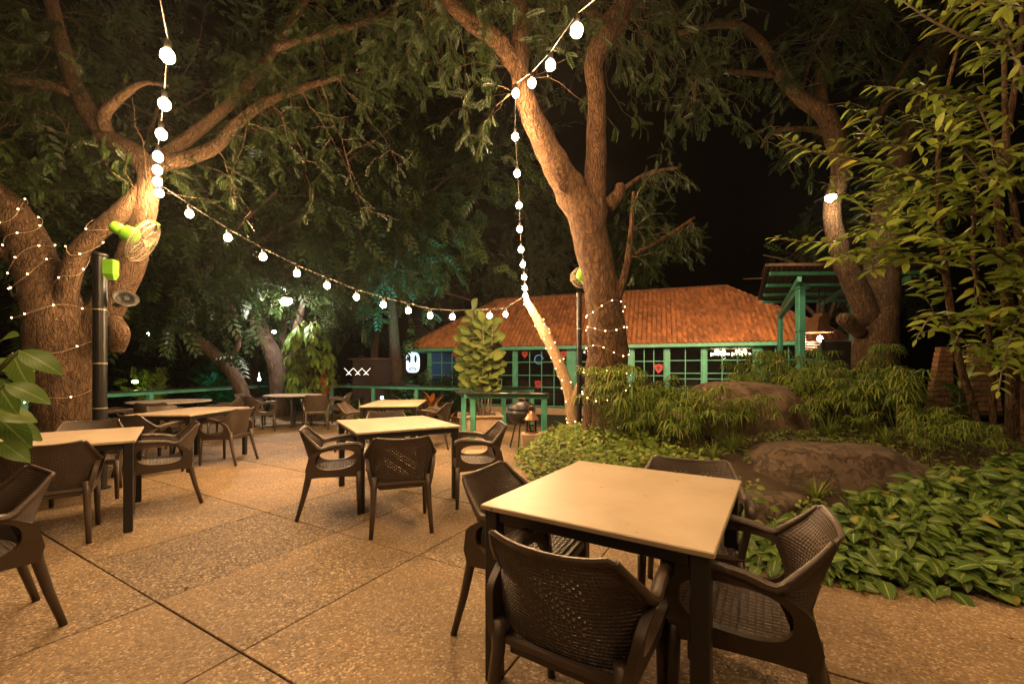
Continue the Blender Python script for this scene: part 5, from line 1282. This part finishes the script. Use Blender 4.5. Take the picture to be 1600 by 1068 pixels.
brs = [[(1466, 290, 3.8, 6), (1400, 264, 3.5, 5), (1330, 247, 3.3, 4), (1270, 236, 3.2, 3), (1222, 214, 3.1, 2)],
       [(1545, 335, 3.9, 7), (1450, 334, 3.7, 6), (1380, 350, 3.5, 5), (1300, 378, 3.4, 3), (1208, 372, 3.3, 2)],
       [(1560, 180, 3.7, 6), (1500, 150, 3.6, 5), (1430, 142, 3.5, 4), (1362, 135, 3.4, 2)],
       [(1580, 60, 3.6, 6), (1520, 60, 3.5, 5), (1470, 40, 3.4, 4), (1415, 5, 3.3, 2)],
       [(1478, 430, 4.0, 6), (1440, 400, 3.9, 4), (1400, 405, 3.8, 3), (1350, 430, 3.7, 2)],
       [(1560, 300, 3.9, 6), (1520, 250, 3.8, 5), (1490, 215, 3.7, 4), (1440, 200, 3.6, 2)],
       [(1490, 520, 4.2, 6), (1470, 490, 4.1, 4), (1450, 500, 4.0, 3), (1432, 530, 4.0, 2)],
       [(1575, 520, 4.2, 6), (1540, 480, 4.1, 4), (1510, 500, 4.0, 3), (1490, 540, 4.0, 2)],
       [(1475, 200, 3.7, 5), (1430, 225, 3.6, 4), (1380, 225, 3.5, 3), (1340, 200, 3.4, 2)],
       [(1600, 300, 3.8, 6), (1560, 240, 3.5, 4), (1530, 170, 3.4, 3), (1500, 150, 3.3, 2)],
       [(1590, 420, 4.0, 6), (1560, 400, 3.8, 4), (1520, 380, 3.6, 3), (1480, 390, 3.5, 2)],
       [(1470, 380, 3.9, 5), (1430, 370, 3.8, 4), (1385, 385, 3.7, 3), (1330, 400, 3.7, 2)],
       [(1598, 560, 4.2, 6), (1590, 500, 4.0, 4), (1570, 560, 3.8, 3), (1560, 610, 3.7, 2)],
       [(1600, 120, 3.6, 6), (1560, 30, 3.5, 4), (1520, 0, 3.4, 3), (1480, -30, 3.3, 2)],
       [(1466, 300, 3.8, 4), (1440, 300, 3.6, 3), (1400, 310, 3.5, 3), (1350, 300, 3.4, 2)]]
for l in stems: p_, r_ = limbpts(l, 5, .75); MB().tube([q - SO for q in p_], r_, 8, nz=.08).build('stem', M['bark'], ts, smooth=True)
bcur = []
for l in brs: p_, r_ = limbpts(l, 6); bcur.append(p_); MB().tube([q - SO for q in p_], r_, 5).build('branch', M['twig'], ts, smooth=True)
for k in range(105):     # random side shoots
    src = bcur[r3.randrange(15)] if k < 60 else limbpts(stems[r3.randrange(4)], 5)[0]; i = r3.randrange(len(src) // 4, len(src) - 1); p = src[i].copy()
    d = Vector((r3.gauss(-.25, .6), r3.gauss(-.1, .5), r3.gauss(.15, .5))).normalized(); L = r3.uniform(.3, .65); q = [p.copy()]
    for s in range(7): d = (d + Vector((r3.gauss(0, .12), r3.gauss(0, .12), -.05))).normalized(); p = p + d * L / 7; q.append(p.copy())
    if pix(q[-1])[0] < 1290 or (pix(q[-1])[0] < 1480 and pix(q[-1])[1] > 470): continue
    bcur.append(q); MB().tube([v - SO for v in q], [.004 * (1 - .09 * j) for j in range(8)], 4).build('branch', M['twig'], ts, smooth=True)
items = []
for q in bcur:
    Ltot = sum((q[i + 1] - q[i]).length for i in range(len(q) - 1)); step = .036; acc = 0; side = 1; nxt = Ltot * .12
    for i in range(len(q) - 1):
        sg = (q[i + 1] - q[i]); l = sg.length; sg.normalize()
        while nxt < acc + l:
            p = q[i] + sg * (nxt - acc); lat = sg.cross(Vector((r3.gauss(0, .25), r3.gauss(0, .25), 1))).normalized(); d = sg * .55 + lat * side + Vector((0, 0, r3.gauss(-.05, .25)))
            f_ = nxt / Ltot; items.append((np.array(p), np.array(d), np.array([r3.gauss(-.1, .3), -.75 + r3.gauss(0, .35), 1]), r3.uniform(.85, 1.3) * (1.05 - .35 * max(0, f_ - .7) / .3))); side = -side; nxt += step * r3.uniform(.7, 1.3)
        acc += l
    items.append((np.array(q[-1]), np.array((q[-1] - q[-2]).normalized()), np.array([0, -.3, 1]), .6))
put_leaves(items, ts, [leaf_template(.125, .048, 'oval', .3, .18, 4), leaf_template(.11, .05, 'oval', .3, .3, 4)], M['shrub'], base=tuple(bH))
print('shrub leaves', len(items))

# ================================================================== OTHER PLANTS
def leafy(name, label, cat, loc, stemsp, leaves, lv, m, stem_r=.012, stemmat='stalk'):
    t = thing(name, label, cat, loc); o_ = Vector(loc)
    for s in stemsp: MB().tube([Vector(p) - o_ for p in crom([Vector(p) for p in s], None, 4)], stem_r, 6).build('stem', M[stemmat], t, smooth=True)
    put_leaves(leaves, t, lv, m, base=loc); return t
# broad leaves at the left edge
r4 = random.Random(3); base = Vector((-2.4, 1.45, 0)); lv = []; sp = []
tp = thing('plant_pot', 'round dark pot of the broad-leaved plant at the left edge', 'pot', tuple(base)); MB().lathe([(.14, 0), (.19, .3), (.2, .32), (.17, .315), (.15, .25)], (0, 0, 0), 24).build('pot', M['planter'], tp, smooth=True); MB().lathe([(.16, .26), (.165, .27)], (0, 0, 0), 24).build('soil', M['soil'], tp)
for (px, py, dx, dz, s) in [(30, 548, 1, -.5, 1.0), (20, 552, .2, -1, .95), (-5, 540, .4, .3, 1.0), (8, 600, 1, -.45, .9), (-10, 590, .6, -.9, 1), (0, 660, 1, -.35, 1.05), (-5, 650, .75, -.8, 1.1), (0, 690, 1, -.5, .9), (-30, 570, .9, .1, 1.0), (-30, 640, .9, -.1, 1.1), (-60, 560, -.6, 0, 1), (-70, 640, -.8, -.3, 1), (-50, 600, 0, -.6, 1)]:
    d = 1.5 + r4.uniform(-.1, .12); p = P(px, py, d); lv.append((np.array(p), np.array([dx, r4.uniform(-.3, .3), dz * .8]), np.array([.15, -.8, .9]), s)); sp.append([base + Vector((0, 0, .3)), base.lerp(p, .6) + Vector((-.04, 0, .18)), p])
leafy('broad_leaf_plant', 'plant with large oval bright green leaves reaching in at the left edge', 'plant', tuple(base + Vector((0, 0, .27))), sp, lv, [leaf_template(.135, .075, 'oval', .2, .35, 6)], M['big'], .004)
# umbrella tree
bb = (-5.62, 11.75, 0); lv = []; sp = [[(bb[0], bb[1], 0), (bb[0] + .05, bb[1], 1.0), (bb[0] - .02, bb[1], 2.4)], [(bb[0] + .1, bb[1] + .1, 0), (bb[0] + .3, bb[1], .9), (bb[0] + .35, bb[1], 1.9)], [(bb[0] - .1, bb[1], 0), (bb[0] - .35, bb[1], .9), (bb[0] - .4, bb[1], 1.9)]]
for k in range(64):
    a = r4.uniform(0, 6.28); z = r4.uniform(.85, 2.62); rr_ = .62 * math.sin(math.pi * min(1, max(.1, (z - .3) / 2.6))) ** .5 * r4.uniform(.6, 1); c = np.array([bb[0] + rr_ * math.cos(a), bb[1] + rr_ * math.sin(a), z]); n = r4.randint(7, 9)
    sp.append([(bb[0], bb[1], z - .25), tuple((c + np.array([bb[0], bb[1], z])) / 2 + np.array([0, 0, .05])), tuple(c)])
    for j in range(n):
        an = 6.28 * j / n; d = np.array([math.cos(an), math.sin(an), -.75 + r4.uniform(-.2, .2)]); lv.append((c, d, np.array([0, 0, 1.0]) + np.array([math.cos(an), math.sin(an), 0]) * .6, r4.uniform(.8, 1.15)))
leafy('umbrella_tree', 'bushy umbrella tree with drooping pale green leaflets before the back railing', 'plant', bb, sp, lv, [leaf_template(.34, .13, 'obov', .2, .45, 4)], M['big'], .016)
# fiddle-leaf plant in the planter
bb = (-.75, 9.45, .26); lv = []; sp = []
for (ox, oy, h) in ((-.12, 0, 2.35), (.0, .1, 2.2), (.32, -.05, 2.05), (.4, .12, 1.8), (-.28, .1, 1.9), (.12, -.12, 2.1), (.2, .15, 1.6)):
    sp.append([(bb[0] + ox * .6, bb[1] + oy, .26), (bb[0] + ox * .8, bb[1] + oy, .26 + h * .4), (bb[0] + ox, bb[1] + oy, .26 + h)]); z = .95; a = r4.uniform(0, 6)
    while z < .3 + h:
        a += 2.4; f_ = (z - .26) / h; d = np.array([math.cos(a), math.sin(a), .55 + .9 * max(0, f_ - .7) / .3 + r4.uniform(-.5, .25)]); lv.append((np.array([bb[0] + ox * (.6 + .4 * f_), bb[1] + oy, z]), d, np.array([-.5 * math.cos(a), -.5 * math.sin(a) - 1.1, .8]), r4.uniform(.75, 1.2))); z += .045
leafy('fiddle_leaf_plant', 'tall fiddle-leaf plant with stacked broad leaves in the stone planter box', 'plant', bb, sp, lv, [leaf_template(.30, .27, 'obov', .12, .3, 5)], M['fiddle'], .016, 'twig')
# crotons, banana-like and filler plants along the back railing
def rosette(x, y, z0, label, m, n=16, L=.4, W=.09, el=(.3, 1.2), name='strap_leaf_plant', trunk=0.0):
    lv = []; sp = []; 
    for k in range(n):
        a = k * 2.4 + r4.uniform(-.3, .3); e = r4.uniform(*el); z = z0 + trunk * r4.uniform(.3, 1) + .02; lv.append((np.array([x, y, z]), np.array([math.cos(a) * math.cos(e), math.sin(a) * math.cos(e), math.sin(e)]), np.array([-math.cos(a) * math.sin(e), -math.sin(a) * math.sin(e), math.cos(e)]), r4.uniform(.7, 1.15)))
    sp.append([(x, y, z0 - .02), (x, y, z0 + trunk * .5 + .02), (x + .01, y, z0 + trunk + .05)])
    leafy(name, label, 'plant', (x, y, z0), sp, lv, [leaf_template(L, W, 'strap', .25, .4, 5), leaf_template(L * .85, W * .9, 'strap', .25, .6, 5)], m, .02 if trunk else .012, 'twig')
rosette(-5.15, 11.6, 0, 'orange and yellow croton beside the umbrella tree', M['croton'], 34, .5, .14, (.5, 1.4), trunk=1.2)
rosette(-1.95, 10.3, 0, 'rust-red croton before the back railing, right of the farthest centre table', M['croton'], 26, .5, .12, (.4, 1.4), trunk=.55)
rosette(-1.35, 8.9, 0, 'reddish leafed plant left of the stone planter box', M['croton'], 22, .38, .12, (.2, 1.2), trunk=.3)
rosette(-3.1, 10.6, 0, 'arching green plant behind the farthest centre table', M['big'], 24, .55, .09, (.3, 1.3), trunk=.2)
rosette(-2.75, 10.9, 0, 'pale yellowish plant in front of the back railing', M['low'], 30, .42, .1, (.2, 1.3), trunk=.45)
rosette(-3.9, 10.9, 0, 'spreading green strap-leaved plant right of the umbrella tree', M['papyrus'], 40, .55, .05, (.1, 1.3), trunk=.15)
rosette(-3.5, 9.6, 0, 'low green grassy plant left of the farthest centre table', M['papyrus'], 44, .42, .04, (.1, 1.3), trunk=.05)
rosette(-4.55, 11.5, 0, 'dark green strap-leaved plant right behind the last round table', M['papyrus'], 36, .5, .06, (.2, 1.3), trunk=.2)
rosette(-7.35, 8.0, 0, 'broad green plant growing between the railing and the far left round table', M['big'], 12, .55, .14, (.7, 1.4), trunk=.1)
rosette(-5.0, 5.6, 0, 'upright green plant growing beside the thick black pole', M['big'], 9, .6, .12, (.9, 1.4), trunk=.15)
rosette(-7.5, 5.6, 0, 'green plant at the foot of the left railing', M['big'], 12, .5, .12, (.6, 1.4), trunk=.1)
rosette(.95, 7.75, gh(.95, 7.75), 'green leafy plant at the foot of the slanting trunk', M['low'], 30, .3, .08, (.1, 1.3), trunk=.25)
rosette(4.5, 4.6, gh(4.5, 4.6), 'upright bright green sprout in front of the brick oven', M['big'], 14, .45, .09, (.5, 1.3), trunk=.15)
rosette(5.5, 5.2, gh(5.5, 5.2), 'leafy green sapling right of the brick oven', M['big'], 26, .4, .1, (.2, 1.3), trunk=.6)

# ================================================================== LIGHTS
bulb_me = MB().ball((0, 0, 0), .041, 14, 10, (1, 1, 1.12)).mesh('bulb', M['bulb'], True)
sock_me = MB().lathe([(.018, .04), (.022, .05), (.022, .10), (.012, .11)], (0, 0, 0), 10).mesh('socket', M['black'], True)
def festoon(label, pts, bulbs):
    """pts: cable points; bulbs: bulb positions"""
    t = thing('string_lights', label, 'string lights', tuple(pts[0])); o_ = Vector(pts[0])
    MB().tube([Vector(p) + Vector((0, 0, .115)) - o_ for p in pts], .005, 5).build('cable', M['dcable'], t, smooth=True)
    for b in bulbs:
        o = link('bulb', bulb_me, t, Vector(b) - o_); link('socket', sock_me, o)
# across the patio: from the left tree to the slanting trunk
A0 = P(249, 302, 5.05); A1 = P(822, 470, 8.0)
def on_line(px, py, A, B):
    k = (px - 800) / F; t = (k * A.y - A.x) / ((B.x - A.x) - k * (B.y - A.y)); d = A.y + t * (B.y - A.y); return P(px, py, d)
bl = [on_line(x, y, A0, A1) for x, y in [(296, 334), (356, 371), (411, 401), (464, 427), (511, 446), (557, 464), (599, 476), (638, 485), (672, 493), (707, 495), (765, 493), (790, 491)]]
bl.insert(10, (bl[9] + bl[10]) / 2) if False else None
festoon('sagging string of bulbs across the patio from the left tree to the slanting trunk', [A0] + bl + [A1], bl)
bl = [P(x, y, F * 2.12 / (580 - y)) for x, y in [(249, 302), (246, 284), (246, 266), (247, 245), (252, 210), (257, 163), (262, 88)]]
more = [Vector((-1.95, 2.3, 3.42)), Vector((-1.6, 1.6, 3.40)), Vector((-1.2, .8, 3.38)), Vector((-.8, 0, 3.38))]
festoon('string of bulbs running overhead from the fork of the left tree towards the camera', bl + more, bl + more)
bl = [P(x, y, 4382 / (1021 - y)) for x, y in [(806, 146), (805, 214), (808, 271), (811, 321), (812, 358), (814, 390), (817, 413), (819, 433), (820, 450), (821, 462), (822, 473)]]
festoon('steep string of bulbs dropping from the central tree limb to the slanting trunk', [bl[0] + Vector((.06, 0, .1))] + bl, bl)
bl2 = [P(831, 130, 4.45), P(860, 102, 3.75), P(901, 48, 2.95)]; more = [Vector((.8, 2.3, 3.5)), Vector((1.25, 1.75, 3.42)), Vector((1.75, 1.2, 3.4)), Vector((2.3, .65, 3.4)), Vector((2.9, .1, 3.42)), Vector((3.5, -.5, 3.5))]
festoon('string of bulbs running overhead from the central tree limb towards the camera', [bl[0]] + bl2 + more, bl2 + more)
# two further strings overhead, outside the picture, feeding the front tables
fair_me = MB().ball((0, 0, 0), .0075, 6, 5).mesh('lamp', M['fairy'], True)
def fairy(label, paths, step=.26):
    t = thing('fairy_lights', label, 'fairy lights', tuple(paths[0][0])); o_ = Vector(paths[0][0]); k = 0
    for p in paths:
        q = crom([Vector(v) for v in p], None, 3); MB().tube([v - o_ for v in q], .0035, 4).build('wire', M['cable'], t, smooth=True)
        acc = .1
        for a, b in zip(q[:-1], q[1:]):
            l = (b - a).length
            while acc < l: link('lamp', fair_me, t, a.lerp(b, acc / l) - o_ + Vector((0, -.012, 0))); acc += step
            acc -= l
def helix(cur, i0, i1, turns, ph=0, k=1.1, per=14, grow=.0):
    pts, rad = cur; out = []; n = max(2, int(turns * per))
    for j in range(n + 1):
        t = j / n; f = i0 + (i1 - i0) * t; i = min(int(f), len(pts) - 2); u = f - i; p = pts[i].lerp(pts[i + 1], u); r = rad[i] * (1 - u) + rad[i + 1] * u; ax = (pts[i + 1] - pts[i]).normalized()
        x = Vector((1, 0, 0)); x = (x - ax * x.dot(ax)).normalized(); y = ax.cross(x); a = ph + 2 * math.pi * turns * t; wob = 1 + .03 * math.sin(a * 1.7 + ph)
        out.append(p + (x * math.cos(a) + y * math.sin(a)) * (r * k * wob) + ax * (.09 * math.sin(a * .9 + ph) + .05 * math.sin(a * 2.3 + ph * 3)))
    return out
fairy('fairy lights looped round the big tree at left', [helix(cL[0], 4, 27, 4.6, .5, 1.14), helix(cL[0], 27, 44, 4, 2, 1.12), helix(cL[2], 3, 24, 3.2, 1, 1.15)], .27)
fairy('fairy lights wound in rings round the foot of the central tree', [helix(cC[0], 4, 15, 5, .4, 1.1)], .16)
fairy('fairy lights wrapped tightly up the slanting trunk', [helix(cS[0], 1, 30, 9, 0, 1.1, 10)], .17)
# small tree-mounted and garden lamps
def lamp(label, p, r, m, kind='tree_lamp', tail=(0, .12, .04)):
    t = thing(kind, label, 'lamp', tuple(p)); MB().ball((0, 0, 0), r, 14, 8, (1.1, 1, .85)).build('lens', m, t, smooth=True)
    MB().lathe([(r * .6, r * .45), (r * 1.25, r * .5), (r * 1.1, r * .9), (r * .4, r * 1.2)], (0, 0, 0), 14).build('hood', M['black'], t, smooth=True); MB().bar((0, 0, r), tail, .015).build('bracket', M['black'], t); return t
lamp('white lamp fixed to the left limb of the thick right tree', P(1298, 309, 6.95), .075, M['white_lamp'], tail=(.03, .42, .1))
lamp('bright white lamp high on the dark tree left of the umbrella tree', P(447, 470, 11.2), .13, emis('white_lamp_strong', (1, .9, .78), 500), tail=(-.5, .8, .2))
lamp('small white lamp below the bright one on the dark tree', P(428, 518, 11.9), .05, emis('white_lamp_small', (1, .9, .78), 60), tail=(.02, .25, .05))
t = thing('street_lamp', 'distant cold blue lamp on a thin pole far beyond the left railing', 'lamp', tuple(P(232, 522, 30)))
M['cold'] = emis('cold_lamp', (.5, .75, 1), 60); MB().ball((0, 0, 0), .11, 10, 8).build('lens', M['cold'], t); MB().bar((0, .02, .1), (0, .02, -4.5), .08).build('pole', M['black'], t)
t = thing('garden_light', 'small green-lit bush light beyond the left railing', 'lamp', tuple(P(211, 596, 11))); M['yg'] = emis('yellow_green_glow', (.75, 1, .2), 25)
MB().ball((0, 0, 0), .07, 10, 6, (1, 1, .6)).build('lens', M['yg'], t); MB().bar((0, 0, -.03), (0, 0, -1.6), .04).build('spike', M['black'], t)
mass('bush', 'small bush lit yellow-green beyond the left railing', 'bush', ((-10.3, 11.0, .55), (-9.3, 11.7, 1.35)), 120, (.2, .3), M['low'], 41)
t = thing('garden_light', 'small pointed white light at the railing left of the umbrella tree', 'lamp', tuple(P(405, 592, 12.6))); MB().lathe([(.035, -.05), (.05, 0), (.02, .06), (.004, .2)], (0, 0, 0), 12).build('shade', emis('tip_glow', (1, .9, .75), 6), t, smooth=True); MB().bar((0, 0, -.04), (0, 0, -1.1), .03).build('spike', M['black'], t)
t = thing('garden_light', 'small bright ground light in the plants behind the farthest centre table', 'lamp', tuple(P(597, 621, 9.8))); MB().ball((0, 0, 0), .035, 10, 6).build('lens', M['tealglow'], t); MB().bar((0, 0, -.02), (0, 0, -.68), .03).build('spike', M['black'], t)
def flood(label, p, tgt, energy, col, ang=75):
    t = thing('floodlight', label, 'floodlight', tuple(p)); MB().box((0, 0, 0), (.22, .1, .16), bev=.01).build('housing', M['black'], t); MB().box((0, 0, -.12), (.03, .03, .14)).build('bracket', M['black'], t)
    l = bpy.data.lights.new('flood_beam', 'SPOT'); l.energy = energy; l.color = col; l.spot_size = math.radians(ang); l.spot_blend = .8; l.shadow_soft_size = .06
    o = bpy.data.objects.new('flood_beam', l); C.objects.link(o); o.parent = t; d = (Vector(tgt) - Vector(p)).normalized(); o.location = d * .16; o.rotation_euler = d.to_track_quat('-Z', 'Y').to_euler()
flood('teal floodlight aimed up into the trees left of the pavilion', Vector((-3.3, 13.0, -.3)), (-3.5, 15.0, 4.6), 1300, (.12, .9, .75), 62)
flood('added unseen cold white floodlight beside the dark hut aimed at the tree foliage', Vector((-3.4, 14.0, -.3)), (-3.6, 16.2, 3.6), 260, (.6, .95, 1), 50)  # added fixture with no visible source, brightens the foliage
flood('teal floodlight on the far lawn aimed at the hedge', Vector((-13, 16.4, -.3)), (-12, 19, .9), 300, (.1, .8, .55), 100)

# unseen warm floodlights, added to brighten the pavilion roof
flood('added warm floodlight hidden behind the central tree limb, aimed at the pavilion roof', P(935, 250, 6.7), (3.2, 19.5, 3.2), 4800, (1, .62, .3), 95)
flood('added unseen warm floodlight on the canopy edge, aimed at the right end of the roof', Vector((7.2, 12.1, 3.5)), (8.2, 18, 3.4), 900, (1, .62, .3), 110)

# a few dry leaves blown along the edge of the beds
dl = leafmat('dry_leaf', (.22, .12, .04), (.34, .22, .07), trans=.1); T = []; r5 = np.random.default_rng(5)
while len(T) < 70:
    x, y = r5.uniform(-4, 4), r5.uniform(1.2, 7); sd = sdist(x, y)
    if -.5 < sd < -.08 and r5.random() < .5 or (sd < -.5 and r5.random() < .012): T.append((x, y, .008))
lt_ = leaf_template(.045, .022, 'oval', .3, -.15, 3); T = np.array(T); D = r5.normal(size=T.shape) * np.array([1, 1, .08])
o = stamp('fallen_leaves', lt_[0], lt_[1], frames(D, np.tile([0, 0, 1.0], (len(T), 1)) + r5.normal(size=T.shape) * .15), T, dl, None, uv=lt_[2], S=r5.uniform(.6, 1.3, len(T))); tag(o, 'a few small dry leaves fallen on the paving along the garden edge', 'leaves')

hz = MB().box((0, 22, 9.6), (88, 66, 22)); hm = bpy.data.materials.new('glow_haze'); hm.use_nodes = True; N = hm.node_tree.nodes; N.remove(N['Principled BSDF'])  # thin volume added for soft glow round the bulbs and lifted blacks
pv = N.new('ShaderNodeVolumePrincipled'); pv.inputs['Density'].default_value = .0006; pv.inputs['Color'].default_value = (.9, .88, .82, 1); pv.inputs['Anisotropy'].default_value = .7
hm.node_tree.links.new(pv.outputs[0], N['Material Output'].inputs['Volume'])
tag(hz.build('haze', hm), kind='stuff')
